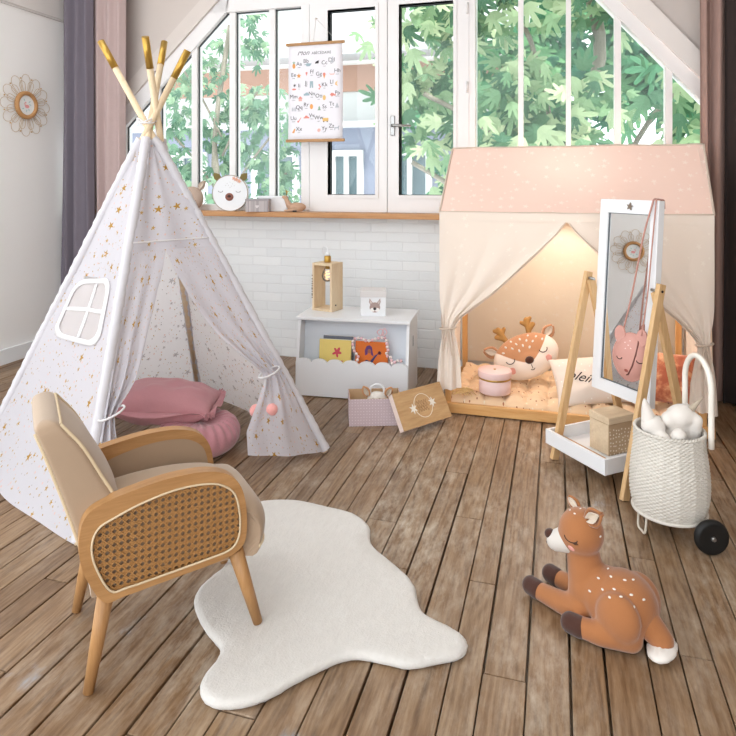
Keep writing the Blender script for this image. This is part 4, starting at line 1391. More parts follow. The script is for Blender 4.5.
for rI, row in enumerate(cells):
    for cI, nm in enumerate(row):
        if not nm: continue
        z = H_ - .135 - rI * .0725 + (.010 if cI % 2 else -.006)
        x = (-.135 + cI * .09)
        left = (rI + cI) % 2 == 0
        lx = x + (.020 if left else -.020)
        words(nm, lx, z, .037)
        words(names[nm], lx, z - .014, .0085)
        ix = x - (.017 if left else -.018)
        if nm in ('Aa', 'Oo', 'Rr'):
            blob(pic, 'o' if nm != 'Oo' else 'y', circle(.011, 16, ry=.017), ix, z - .002)
            if nm == 'Aa': blob(pic, 'g', star2d(.013, .4, 5), ix, z + .02)
        elif nm == 'Ee': blob(pic, 'o', star2d(.018), ix, z + .004)
        elif nm == 'Bb': blob(pic, 'b', [(-.022, 0), (-.014, -.011), (.008, -.012), (.018, -.002), (.022, .012), (.014, .006), (-.010, .010)], ix - .02, z - .012)
        elif nm == 'Cc':
            blob(pic, 'k', [(-.014, -.008), (.012, -.008), (.014, .004), (.016, .014), (.010, .010), (.004, .010), (-.008, .004)], ix - .016, z + .016)
        elif nm == 'Dd': blob(pic, 's', [(-.012, -.016), (.0, -.012), (.012, -.016), (.01, .0), (.006, .018), (.012, .022), (.002, .026), (-.004, .004)], ix - .036, z + .006)
        elif nm == 'Ff': blob(pic, 'c', [(-.009, .008), (0, -.015), (.009, .008), (0, .012)], ix, z)
        elif nm == 'Gg': blob(pic, 'o', [(-.008, .0), (0, -.022), (.008, 0)], ix, z); blob(pic, 'c', circle(.010, 14), ix, z + .008)
        elif nm == 'Hh': blob(pic, 'p', [(-.022, .006), (-.012, -.008), (.012, -.008), (.022, .006), (.01, -.002), (-.01, -.002)], ix, z - .006)
        elif nm == 'Ii': blob(pic, 'c', circle(.015, 16, ry=.006), ix, z - .012); blob(pic, 'k', star2d(.013, .35, 6), ix + .004, z + .014)
        elif nm == 'Jj': blob(pic, 'b', [(-.011, .022), (.011, .022), (.012, -.022), (.003, -.022), (0, .006), (-.003, -.022), (-.012, -.022)], ix, z)
        elif nm == 'Kk':
            for q in ((0, .01), (.007, -.002), (.0, -.014)): blob(pic, 'c', circle(.006, 12), ix + q[0], z + q[1])
        elif nm == 'Ll': blob(pic, 'y', [(.006, .017), (-.012, .008), (-.014, -.008), (.006, -.018), (-.003, -.004), (-.002, .008)], ix, z)
        elif nm == 'Mm': blob(pic, 'p', [(-.012, -.014), (.012, -.014), (.012, .002), (-.012, .002)], ix + .01, z - .006); blob(pic, 'c', [(-.017, 0), (.017, 0), (0, .016)], ix + .01, z - .003)
        elif nm == 'Nn': blob(pic, 'b', [(-.02, -.008), (.02, -.008), (.021, .002), (.012, .006), (.006, .013), (-.006, .011), (-.013, .004), (-.021, .002)], ix, z + .008)
        elif nm == 'Pp': blob(pic, 'c', [(-.016, 0), (-.004, .012), (.01, .009), (.017, 0), (.024, .009), (.024, -.009), (.012, -.006), (-.002, -.012)], ix, z)
        elif nm == 'Qq':
            for q in (-.012, 0, .012): blob(pic, 's', [(-.003, -.014), (.003, -.014), (.004, 0), (.002, .012), (-.002, .012), (-.004, 0)], ix + q, z)
        elif nm == 'Ss': blob(pic, 'g', [(-.012, -.012), (.012, -.012), (.004, 0), (.008, 0), (0, .018), (-.008, 0), (-.004, 0)], ix, z)
        elif nm == 'Tt': blob(pic, 's', [(-.014, -.014), (.014, -.014), (0, .02)], ix, z)
        elif nm == 'Uu': blob(pic, 'c', [(-.010, -.016), (.0, -.018), (.004, -.008), (.018, .014), (.015, .016), (-.001, -.005), (-.011, -.006)], ix, z)
        elif nm == 'Vv': blob(pic, 'c', [(-.02, -.007), (.02, -.007), (.02, .001), (.011, .003), (.005, .011), (-.008, .011), (-.012, .002), (-.02, 0)], ix, z)
        elif nm == 'Ww': blob(pic, 'y', [(-.02, -.01), (.02, -.01), (.02, .012), (-.02, .012)], ix + .01, z - .004); [blob(pic, 'k', circle(.004, 10), ix + .01 + q, z - .016) for q in (-.012, .012)]
        elif nm == 'Xx': blob(pic, 'o', [(-.013, -.014), (.004, -.016), (.012, .012), (.004, .014)], ix, z)
        elif nm == 'Yy': blob(pic, 'p', [(.012 * math.cos(a) * (1 if a < 4 else .6), .012 * math.sin(a)) for a in [2 * PI * i / 16 for i in range(16)]], ix, z)
        elif nm == 'Zz': blob(pic, 's', [(-.018, -.014), (-.013, -.014), (-.011, -.002), (.008, -.002), (.010, -.014), (.014, -.014), (.014, .006), (.02, .014), (.012, .016), (.006, .006), (-.016, .006)], ix, z - .004)

# ------------------------------------------------------------------ tent house bed
HX0, HX1, HY0, HY1 = -.573, .686, 3.30, 4.0
HE, HR = 1.045, 1.395
HYR = 3.655
house_wood = wood('warm pine', '#cf9657', '#e3b67b', (1, 1, .08))
house_wood_x = wood('warm pine along x', '#cf9657', '#e3b67b', (.08, 1, 1))
def house_fabric(name, base, pr, keep, tr=.08):
    t = NT(name)
    uv = t.coord('UV'); co = t.coord()
    col = t.mix(t.noise(co, 3), mul(lin(base), .97), mul(lin(base), 1.02))
    col = t.mix(t.math('MULTIPLY', t.stars(uv, 13, .20, keep, .8), .7), col, lin(pr))
    col = t.mix(t.math('MULTIPLY', t.dots(uv, 19, .10, keep * .7, .9, 4.4), .6), col, lin(pr))
    nm = t.bump(t.noise(co, 7, 5, .5), .22, .02, t.bump(t.noise(co, 600, 2), .08, .001))
    return t.bsdf(col, .9, nm, 0, .15, .1, tr)
roof_fab = house_fabric('rose printed cotton', '#f3d5c8', '#fae8dd', .7)
wall_fab = house_fabric('cream printed cotton', '#eee2d6', '#f5ece0', .4)
back_fab = house_fabric('cream backlit cotton', '#f6ecdc', '#f9f3e8', .4, .6)
back_roof = house_fabric('rose backlit cotton', '#f5dccd', '#f6e2d6', .7, .65)
hem_fab = fabric('cream hem cotton', '#e3d3c3', trans=.25)
hb = thing('playhouse_tent', 'cream and rose house shaped play tent on a low wooden frame', 'play tent', (.06, 3.65, 0))
def hbuild(b, n, m, **k): return b.build(n, m, hb, world=True, **k)
def wr2(x, z, k): return .006 * noise.noise(Vector((x * 5, z * 4, k)))
for y in (HY0 + .012, HY1 - .03):
    hbuild(MB().box(((HX0 + HX1) / 2 + .01, y, .03), (HX1 - HX0 + .02, .022, .052), bev=.004), 'frame_rail', house_wood_x)
for x in (HX0 + .03, HX1 - .03):
    hbuild(MB().box((x, 3.64, .03), (.022, .64, .05), bev=.003), 'frame_rail', house_wood)
for x in (HX0 + .028, HX1 - .028):
    for y in (HY0 + .034, HY1 - .034):
        hbuild(MB().box((x, y, (HE - .03) / 2 + .002), (.030, .030, HE - .03), bev=.003), 'post', house_wood)
b = MB()
def roof(y0):
    def fn(u, v):
        x0 = HX0 - .012 + .012 * v; x1 = HX1 + .012 + .028 * v
        x = x0 + (x1 - x0) * u
        y = y0 + (HYR - y0) * v; z = HE + (HR - HE) * v
        sag = .022 * math.sin(PI * u) * math.sin(PI * v) + .012 * math.exp(-((u - .9 + .15 * (1 - v)) / .04) ** 2) * (1 - v) * 0
        s = -sag + wr2(x, z, 1)
        # a long crease near the right end
        s += .008 * math.exp(-(((u - .97) + (1 - v) * .35) / .03) ** 2) * (v > .3) * (v - .3)
        return Vector((x, y + (-.7 * s if y0 < HYR else .7 * s), z + .7 * s)), (x, z * 1.4)
    return fn
hbuild(MB().grid(40, 20, roof(HY0 - .004)), 'roof', roof_fab)
hbuild(MB().grid(40, 20, roof(HY1 + .004)), 'roof', back_roof)
# bound edges
b = MB()
e1 = [roof(HY0 - .004)(i / 40, 0)[0] for i in range(41)]
b.tube(e1, .0055, seg=6)
hbuild(b, 'eave_piping', hem_fab)
b = MB(); b.tube([roof(HY0 - .004)(i / 40, 1)[0] for i in range(41)], .005, seg=6); hbuild(b, 'ridge_piping', hem_fab)
for u in (0, 1):
    b = MB(); b.tube([roof(HY0 - .004)(u, i / 20)[0] for i in range(21)], .0055, seg=6); hbuild(b, 'gable_piping', hem_fab)
def end_wall(x, k):
    def fn(u, v):
        y = HY0 + (HY1 - HY0) * u
        top = HE + (HR - HE) * (1 - abs(y - HYR) / (HYR - HY0)) if True else HE
        z = .10 + (top - .10) * v
        s = .012 * math.sin(u * 9 * PI) * (1 - v) * .6 + wr2(y, z, k)
        return Vector((x + s, y, z)), (y, z)
    return MB().grid(36, 36, fn)
hbuild(end_wall(HX0 - .004, 3), 'end_wall', wall_fab)
hbuild(end_wall(HX1 + .006, 4), 'end_wall', wall_fab)
def back_wall(u, v):
    x = HX0 + (HX1 - HX0) * u; z = .09 + (HE - .09) * v
    return Vector((x, HY1 + .004 + wr2(x, z, 6) * 1.5, z)), (x, z)
hbuild(MB().grid(40, 24, back_wall), 'back_wall', back_fab)
# front curtains drawn to the corners
OX = .047
CL = [(1.005, OX), (.94, OX - .045), (.85, OX - .13), (.74, OX - .24), (.64, OX - .345), (.56, OX - .445), (.50, -.475), (.46, -.50), (.43, -.505), (.38, -.49), (.28, -.475), (.13, -.47)]
CR = [(1.005, OX), (.94, OX + .05), (.85, OX + .14), (.74, OX + .265), (.64, OX + .385), (.55, OX + .49), (.49, .595), (.45, .622), (.42, .624), (.36, .61), (.26, .595), (.13, .59)]
def drape(side):
    tab = CL if side < 0 else CR
    xo = HX0 - .012 if side < 0 else HX1 + .012
    full = abs(OX - xo)
    def fn(u, v):
        z = .12 + (1.005 - .12) * v
        e = interp(tab, z)
        tie = math.exp(-((z - .445) / .10) ** 2)
        xx = xo - side * .018 * tie
        if z < .4: xx += side * .016 * (.4 - z) / .3
        x = xx + (e - xx) * u
        g = max(0, 1 - abs(e - xx) / full)
        o = .015 * g * math.sin(u * 4 * PI) + .008 * tie * math.sin(u * 9 * PI)
        # folds sweep from the tie up to the point of the opening
        o += .012 * (u ** 3) * math.sin((1 - v) * 3) + wr2(x, z, 8)
        o += .03 * math.sin(PI * u) * max(0, .43 - z) * 1.4
        zz = z + (.04 * u if z < .3 else 0) * (1 - z / .3)
        return Vector((x, HY0 - .010 - abs(o) - o * .3, zz)), (xx + side * -1 * full * u, z)
    return MB().grid(36, 70, fn)
hbuild(drape(-1), 'curtain_panel', wall_fab)
hbuild(drape(1), 'curtain_panel', wall_fab)
for tab, s in ((CL, -1), (CR, 1)):
    zs = [1.0 - (1.0 - .45) * i / 60 for i in range(61)]
    def hem(u, v, tab=tab, s=s, zs=zs):
        z = zs[int(round(v * 60))]
        x = interp(tab, z)
        a = u * 2 * PI
        k = .4 + .6 * min(1, v * 3)
        return Vector((x + s * .016 * k * (1 + math.cos(a)) * .9, HY0 - .022 + .010 * k * math.sin(a) - .004 * math.sin(v * 4), z - .010 * math.cos(a) * k)), (u * .1, z)
    hbuild(MB().grid(14, 60, hem), 'curtain_hem', hem_fab)
b = MB()
def lintel(u, v):
    x = HX0 - .012 + (HX1 - HX0 + .024) * u; z = .998 + (HE - .998) * v
    return Vector((x, HY0 - .008 + wr2(x, z, 8) - .004, z)), (x, z)
hbuild(b.grid(40, 4, lintel), 'front_band', wall_fab)
for tab, xo, s in ((CL, HX0, -1), (CR, HX1, 1)):
    b = MB(); cx_ = (interp(tab, .445) + xo) / 2; hw = abs(interp(tab, .445) - xo) / 2 + .006
    b.tube([(cx_ + hw * math.cos(a), HY0 - .012 + .032 * math.sin(a) * (1 if math.sin(a) < 0 else .3), .447 + .006 * math.cos(a)) for a in [2 * PI * i / 24 for i in range(24)]], .005, closed=True)
    o = hbuild(b, 'tie_band', hem_fab)
    b = MB()
    for dx, L in ((-.012, .11), (.012, .13)):
        b.tube(catmull([(cx_, HY0 - .045, .445), (cx_ + dx, HY0 - .05, .40), (cx_ + dx * 1.8, HY0 - .045, .445 - L)], 5), .004, seg=6)
    hbuild(b, 'tie_ribbon', hem_fab)['kind'] = 'stuff'

# quilted floor mat
t = NT('apricot quilt')
co = t.coord()
s2 = t.n('ShaderNodeSeparateXYZ', {0: co}); v2 = t.n('ShaderNodeCombineXYZ', {0: s2.outputs[0], 1: s2.outputs[1], 2: 0.0}).outputs[0]
col = t.mix(t.noise(co, 6), lin('#f0cda6'), lin('#f5d9b6'))
col = t.mix(t.dots(v2, 30, .12, .5, .9), col, lin('#b67a5c'))
col = t.mix(t.dots(v2, 38, .13, .4, .9, 6.1), col, lin('#f7e6cf'))
quilt = t.bsdf(col, .9, t.bump(t.noise(co, 40, 4), .3, .006), 0, .2, .2, .1)
mat = thing('quilted_mat', 'apricot tufted floor mattress lying inside the play tent', 'mattress', (.06, 3.65, .012))
MX, MY = 1.18, .62
def matf(u, v):
    # u across, v front-bottom over the top to back-bottom
    x = (u - .5) * MX
    L = .07
    tot = L * 2 + MY
    d = v * tot
    if d < L: y, z = -MY / 2, d / L
    elif d > L + MY: y, z = MY / 2, (tot - d) / L
    else: y, z = -MY / 2 + d - L, 1
    cx_ = math.sin((x / .105) * PI) ** 2; cy_ = math.sin(((y + .31) / .103) * PI) ** 2
    puff = (cx_ * cy_) ** .35
    if z < 1:
        bul = math.sin(z * PI) * .018 * (.4 + .6 * cx_ ** .4)
        return Vector((x, y - math.copysign(bul, -y) * -1 if False else y + math.copysign(bul, y), .004 + z * .058)), (x, y)
    return Vector((x, y, .062 + .028 * puff + .004 * noise.noise(Vector((x * 12, y * 12, 0))))), (x, y)
b = MB().grid(190, 130, matf)
for u in (0, 1):
    pass
b.build('cover', quilt, mat)
b = MB()
rr = random.Random(8)
for i in range(26):
    x0, y0 = -.50 + rr.uniform(-.02, .02), -.27 + rr.uniform(-.02, .02)
    b.tube(catmull([(x0, y0, .092), (x0 + rr.uniform(-.05, .02), y0 + rr.uniform(-.05, .0), .105), (x0 + rr.uniform(-.09, .03), y0 + rr.uniform(-.075, -.02), .085)], 4), .0016, seg=5)
b.build('tassel', plain('straw cord', '#e5c88f', .8, .1, 50), mat)['kind'] = 'stuff'

# fawn face cushion leaning at the back of the play tent
t = NT('fawn face cloth')
co = t.coord(); s2 = t.n('ShaderNodeSeparateXYZ', {0: co})
# pale lower face: below a line that rises in the middle between the eyes
ax = t.math('ABSOLUTE', s2.outputs[0])
bound = t.math('SUBTRACT', t.math('MULTIPLY', t.math('POWER', t.math('DIVIDE', ax, .19), 1.4), .16), .045)
low = t.n('ShaderNodeMapRange', {0: t.math('SUBTRACT', bound, s2.outputs[1]), 1: -.002, 2: .002}).outputs[0]
col = t.mix(low, lin('#c08c66'), lin('#f1e4d8'))
face_cloth = t.bsdf(col, .92, t.bump(t.noise(co, 300, 3), .3, .002), 0, .15, .35)
fc = thing('fawn_face_cushion', 'fawn face cushion with golden antlers leaning inside the play tent', 'cushion', (-.165, 3.66, .232), Matrix.Rotation(R(72), 3, 'X').to_euler())
fc.rotation_euler = (Matrix.Rotation(R(8), 3, 'Z') @ Matrix.Rotation(R(68), 3, 'X') @ Matrix.Rotation(R(22), 3, 'Z')).to_euler()
body = soft('face', [('e', (0, 0, 0), (.188, .122, .062)), ('e', (0, -.035, .01), (.12, .085, .062))], face_cloth, fc, vox=.007, smooth=6)
T = bvh(body)
ant = plain('gold velvet', '#a87c3e', .5, .1, 30, metallic=.25, sheen=.3)
tanc = plain('fawn cloth', '#c08c66', .92, .05, 30, .3, 300, sheen=.3)
for s in (-1, 1):
    soft('antler', [('c', (.062 * s, .085, -.01), .016, (.085 * s, .185, -.015), .017), ('c', (.07 * s, .12, -.012), .012, (.112 * s, .15, -.012), .013), ('c', (.078 * s, .15, -.013), .012, (.052 * s, .18, -.013), .012), ('c', (.08 * s, .16, -.013), .012, (.108 * s, .188, -.013), .012)], ant, fc, vox=.005, smooth=4)
    ear('ear', (.135 * s, .06, .0), (.205 * s, .105, .0), .032, (0, 0, 1), tanc, lining, fc, thick=.012)
    b = MB()
    stroke(b, T, (.095 * s, -.005, .5), [(.095 * s + .026 * math.cos(a), .004 - .022 * math.sin(a), 0) for a in [PI * i / 12 for i in range(13)]], .0024, .001)
    b.build('closed_eye', dark_line, fc)
    b = MB(); spot(b, T, (.11 * s, -.055, .5), (.105 * s, -.052, 0), .019, .019, .002); b.build('cheek', rose_felt, fc)
b = MB(); spot(b, T, (0, -.035, .5), (0, -.03, 0), .025, .021, .011); b.build('nose', brown_felt, fc)
b = MB()
stroke(b, T, (0, -.08, .5), [(0, -.05, 0), (0, -.075, 0)], .002, .001)
stroke(b, T, (0, -.08, .5), [(.012 * math.cos(a), -.076 - .007 * math.sin(a), 0) for a in [PI * i / 8 for i in range(9)]], .002, .001)
b.build('mouth', dark_line, fc)
b = MB()
for x, y in ((0, .05), (.03, .07), (-.03, .07), (.06, .055), (-.06, .055), (0, .09), (.05, .095), (-.05, .095), (.09, .075), (-.09, .075), (.03, .03), (-.03, .03), (.115, .05), (-.115, .05)):
    spot(b, T, (x, y + .03, .5), (x, y, 0), .0055, .009, .002, rnd.uniform(-.5, .5))
b.build('white_stitches', white_plush, fc)['kind'] = 'stuff'

# round hat box
hbx = thing('round_gift_box', 'pale pink round lidded box with gold band on the quilted mat', 'box', (-.312, 3.40, .104))
hbx.scale = (1.18, 1.18, 1.12)
pinkp = plain('pale pink card', '#edcfcc', .6, .02, 10)
MB().lathe([(.066, 0), (.069, .003), (.069, .066), (.06, .068)], 48).build('body', pinkp, hbx)
MB().lathe([(.0695, .063), (.0705, .064), (.0705, .071), (.0695, .072)], 48, cap=False).build('gold_band', gold, hbx)
MB().lathe([(.072, .072), (.0735, .074), (.0735, .100), (.0715, .1025), (.0, .1035)], 48, cap=False).build('lid', pinkp, hbx)
MB().cyl((0, 0, .1025), (0, 0, .106), .006).build('lid_eyelet', gold, hbx)

# dotted pillow with script lettering
dp = NT('dotted ivory cotton'); co = dp.coord(); uv = dp.coord('UV')
col = dp.mix(dp.dots(uv, 34, .12, .35, .9), lin('#e9dcd0'), lin('#f7f1ea'))
dpm = dp.bsdf(col, .9, dp.bump(dp.noise(co, 8, 4), .25, .015), 0, .15, .1)
rp = thing('script_cushion', 'ivory cushion with dark script lettering behind the mirror stand', 'cushion', (.190, 3.47, .188))
rp.rotation_euler = (Matrix.Rotation(R(4), 3, 'Z') @ Matrix.Rotation(R(44), 3, 'X') @ Matrix.Rotation(R(9), 3, 'Z')).to_euler()
pb = pillow_mesh(.43, .27, .05, wr=.008, seed=5)
pl_ = pb.build('cover', dpm, rp)
T = bvh(pl_)
tm = text_mesh('plein de', .07, 0, .5)
V = [v.co.copy() for v in tm.vertices]
b = MB()
vs = []
for v in V:
    q = Matrix.Rotation(R(-22), 3, 'Z') @ Vector((v.x, v.y, 0)) + Vector((-.045, -.040, 0))
    h, n_ = hit(T, (q.x, q.y, .5), q)
    vs.append(b.b.verts.new(h + Vector((0, 0, .0015))))
for p in tm.polygons:
    try: b.b.faces.new([vs[i] for i in p.vertices])
    except ValueError: pass
b.build('lettering', dark_line, rp, solid=.001)

rc = thing('rust_cushion', 'rust coloured patterned cushion at the right end of the mat', 'cushion', (.525, 3.48, .225))
rc.rotation_euler = (Matrix.Rotation(R(-12), 3, 'Z') @ Matrix.Rotation(R(58), 3, 'X')).to_euler()
ru = NT('rust printed velvet'); co = ru.coord()
n1 = ru.noise(co, 22, 4, .6)
rum = ru.bsdf(ru.ramp(n1, [(.42, lin('#b4654a')), (.55, lin('#cf8763')), (.62, lin('#e0ac84'))]), .85, ru.bump(ru.noise(co, 10, 4), .4, .02), 0, .2, .4)
pillow_mesh(.26, .26, .062, wr=.012, seed=9).build('cover', rum, rc)
# ------------------------------------------------------------------ toy chest
tc = thing('toy_chest', 'white wooden toy chest with a scalloped front pocket by the brick wall', 'toy chest', (-1.412, 3.352, 0), R(4.2))
CW, CD, CH = .640, .345, .437
def side2d(): return [(-.012, 0), (CD, 0), (CD, CH - .018), (.045, CH - .018), (.030, CH - .05), (-.004, .20)]
for x in (0, CW - .016):
    M = Matrix(((0, 0, 1, x), (1, 0, 0, 0), (0, 1, 0, 0), (0, 0, 0, 1)))
    sd = MB().prism(side2d(), .016, M).build('side_panel', white_lacquer, tc)
    if x > 0:
        Mh = Matrix(((0, 0, 1, x + .0155), (1, 0, 0, .17), (0, 1, 0, .295), (0, 0, 0, 1)))
        MB().prism(rrect(.022, .062, .0105), .0012, Mh).build('grip_hole', plain('shadowed slot', '#8d939c', .8), sd)
MB().box((CW / 2, CD - .008, .21), (CW - .034, .014, .40)).build('back_panel', white_lacquer, tc)
MB().box((CW / 2, CD / 2, .02), (CW - .034, CD - .03, .016)).build('bottom_panel', white_lacquer, tc)
MB().box((CW / 2, .10, .215), (CW - .034, .012, .385), rot=(R(-6), 0, 0)).build('divider_panel', plain('pale blue white panel', '#e3e9f1', .4, .02, 5), tc)
MB().box((CW / 2, CD / 2 + .014, CH - .008), (CW + .016, CD + .0, .018), bev=.003).build('lid', white_lacquer, tc)
# scalloped pocket front
ns_ = 8
pts = [(.002, .006), (CW - .002, .006)]
top_ = []
wS = (CW - .004) / 7.0
for k in range(7):
    cx_ = .002 + wS * (k + .5)
    for j in range(9):
        a = PI - PI * j / 8
        top_.append((cx_ + wS / 2 * math.cos(a), .190 + .024 * math.sin(a)))
out = pts + list(reversed(top_))
Ms = Matrix.Translation((0, -.010, 0)) @ Matrix.Rotation(R(-1.5), 4, 'X') @ Matrix.Rotation(R(90), 4, 'X')
MB().prism(out, .012, Ms).build('pocket_front', white_lacquer, tc)

def book(name, label, x, z, w, h, d, tilt, col, y=.028):
    t = thing(name, label, 'book', tc.matrix_basis @ Vector((x, y, z)), (R(-tilt), 0, R(4.2)), 'books in the toy chest pocket')
    MB().box((0, d / 2, h / 2), (w, d, h), bev=.002).build('cover', col, t)
    MB().box((.003, d / 2, h / 2 + .001), (w - .006, d * .7, h), bev=.001).build('pages', plain('book pages', '#efe8da', .8), t)
    return t
yb = book('picture_book', 'yellow picture book with a red figure standing in the toy chest pocket', .215, .085, .185, .225, .02, 5, plain('yellow card', '#ead27c', .55, .03, 20))
red = plain('raspberry print', '#cf4d5c', .7)
b = MB()
b.prism([(.028 * (.72 + .28 * math.cos(5 * a + 1) + .12 * math.sin(2 * a)) * math.cos(a), .030 * (.72 + .28 * math.cos(5 * a + 1)) * math.sin(a)) for a in [2 * PI * i / 48 for i in range(48)]], .0008, Matrix.Translation((.012, -.0003, .157)) @ Mx)
b.build('red_figure', red, yb)
MB().prism([(-.016, 0), (.016, 0), (.012, .012), (-.010, .016)], .0008, Matrix.Translation((-.012, -.0003, .098)) @ Mx).build('dark_print', plain('plum print', '#5a2433', .7), yb)
MB().prism([(-.012, 0), (.014, 0), (.016, .012), (-.010, .010)], .0008, Matrix.Translation((.03, -.0003, .1)) @ Mx).build('red_print', red, yb)
ob = book('picture_book', 'orange picture book with a purple haired figure in the toy chest pocket', .425, .085, .185, .225, .02, 5, plain('orange card', '#e0762c', .55, .05, 20))
vio = plain('violet print', '#6a4178', .7)
b = MB()
b.prism([(-.024, -.018), (-.026, .01), (-.016, .034), (0, .04), (.014, .03), (.018, .008), (.024, -.02), (.010, -.012), (.006, .012), (-.008, .012), (-.010, -.010)], .0008, Matrix.Translation((-.012, -.0003, .165)) @ Mx)
b.build('hair_print', vio, ob)
MB().prism(circle(.010, 16, ry=.012), .0012, Matrix.Translation((-.012, -.0003, .172)) @ Mx).build('face_print', plain('brown print', '#a9674d', .7), ob)
MB().prism([(-.045, -.03), (-.02, -.01), (.0, -.018), (.028, .016), (.05, .03), (.03, .002), (.008, -.036), (-.02, -.04)], .0008, Matrix.Translation((-.008, -.0003, .135)) @ Mx).build('figure_print', plain('deep blue print', '#3f4376', .7), ob)
MB().prism(star2d(.013, .55, 7), .0008, Matrix.Translation((.046, -.0003, .165)) @ Mx).build('flower_print', plain('plum print', '#5a2433', .7), ob)
book('picture_book', 'dark grey book behind the yellow one in the toy chest pocket', .225, .09, .175, .235, .012, 5, plain('slate card', '#6f7480', .6), y=.056)

# pink bead garland over the orange book
gl = thing('bead_garland', 'pink and white bead garland draped over the orange book', 'garland', tc.matrix_basis @ Vector((.425, .0, .1)), R(4.2))
path = catmull([(-.085, .010, .09), (-.068, .008, .13), (-.093, .010, .165), (-.102, .02, .205), (-.09, .034, .226), (-.05, .036, .226), (-.03, .018, .221), (.0, .02, .222), (.03, .036, .230), (.06, .036, .237), (.085, .036, .231), (.092, .018, .20), (.10, .01, .175), (.09, .008, .15), (.118, .004, .137), (.125, -.012, .112), (.160, -.018, .13), (.185, -.02, .128)], 8)
cum = [0]
for p, q in zip(path, path[1:]): cum.append(cum[-1] + (q - p).length)
MB().tube(path, .0012, seg=5).build('string', plain_cotton, gl)
bead_m = [plain('rose bead', '#f0c6cc', .4), plain('ivory bead', '#f3e6e2', .4)]
n_b = int(cum[-1] / .0182)
proto = [MB().ell((0, 0, 0), .0088, seg=14).build('bead', m, gl) for m in bead_m]
for i in range(n_b):
    s = (i + .5) * cum[-1] / n_b
    k = max(j for j in range(len(cum)) if cum[j] <= s)
    q = path[k].lerp(path[min(k + 1, len(path) - 1)], (s - cum[k]) / max(1e-6, (cum[min(k + 1, len(cum) - 1)] - cum[k])))
    if i < 2: o = proto[i]
    else:
        o = proto[i % 2].copy(); COL.objects.link(o); o.parent = gl
    o.location = q
# ribbon bow at the end on the lid side
for q in (((.05, .036, .25), (.035, .03, .27), (.06, .03, .285), (.07, .034, .262)), ((.07, .036, .25), (.09, .03, .268), (.075, .03, .29), (.062, .034, .262))):
    MB().tube(catmull(q, 5, True), .0028, closed=True, seg=6).build('bow', bead_m[0], gl)

# ------------------------------------------------------------------ box lamp and the fawn box on the chest
CT = CH + .0012
lp = thing('box_lamp', 'pale wooden frame lamp with gold socket standing on the toy chest', 'lamp', (-1.315, 3.60, CT), R(-14))
lw, ld, lh, th = .140, .120, .282, .014
M_ = Matrix()
for s, nm in ((-1, 'side_board'), (1, 'side_board')):
    sb = MB().box((s * (lw / 2 - th / 2), 0, lh / 2), (th, ld, lh), bev=.0015).build(nm, raw_wood, lp)
    if s > 0: MB().cyl((lw / 2 - .001, -.02, .035), (lw / 2 + .003, -.02, .035), .0045).build('screw', black, sb)
    else:
        b = MB()
        rr = random.Random(4)
        z = .075
        while z < .215:
            h_ = rr.uniform(.006, .012)
            b.box((-lw / 2 + th + .0006 - .0145, -ld / 2 - .0004, z), (.006 + .004 * rr.random(), .0008, h_ * .6))
            z += h_ + .003 + (rr.random() < .2) * .008
        o = b.build('dark_lettering', dark_line, sb); o['kind'] = 'stuff'
for z in (th / 2, lh - th / 2):
    MB().box((0, 0, z), (lw - 2 * th - .001, ld, th), bev=.0015).build('cross_board', raw_wood, lp)
MB().lathe([(.019, 0), (.02, .002), (.02, .034), (.014, .040)], 28, (0, 0, lh)).build('socket', gold, lp)
MB().lathe([(.012, 0), (.012, .012), (.006, .022)], 20, (0, 0, lh + .040)).build('cable_grip', white_lacquer, lp)
MB().tube(catmull([(0, 0, lh + .06), (-.012, .01, lh + .085), (-.045, .02, lh + .085), (-.07, .05, lh + .04), (-.075, .066, lh - .05), (-.075, .066, .004), (-.08, .09, .003)], 6), .0024, seg=6).build('cable', white_lacquer, lp)
gb = NT('clear bulb glass')
tr_ = gb.n('ShaderNodeBsdfTransparent', {'Color': (.97, .96, .93, 1)}); gg = gb.n('ShaderNodeBsdfGlossy', {'Roughness': .03})
fr_ = gb.n('ShaderNodeFresnel', {'IOR': 1.45}).outputs[0]
gb.t.links.new(gb.n('ShaderNodeMixShader', {0: gb.math('MULTIPLY', fr_, .9), 1: tr_.outputs[0], 2: gg.outputs[0]}).outputs[0], gb.out.inputs['Surface'])
bl = MB().lathe([(.012, lh - .015), (.014, lh - .03), (.03, lh - .055), (.036, lh - .08), (.030, lh - .103), (.015, lh - .114), (.0005, lh - .116)], 28).build('bulb', gb.m, lp)
MB().lathe([(.013, 0), (.013, .03)], 20, (0, 0, lh - .040)).build('bulb_cap', gold, bl)
fil = NT('glowing filament'); em = fil.n('ShaderNodeEmission', {'Color': lin('#ffcf8a'), 'Strength': 3.0}); fil.t.links.new(em.outputs[0], fil.out.inputs['Surface'])
MB().tube([(.018 * math.cos(t_) * (1 - abs(t_ - 9) / 16), .018 * math.sin(t_) * (1 - abs(t_ - 9) / 16), lh - .05 - .0028 * t_) for t_ in [i * .3 for i in range(62)]], .0013, seg=5).build('filament', fil.m, bl)

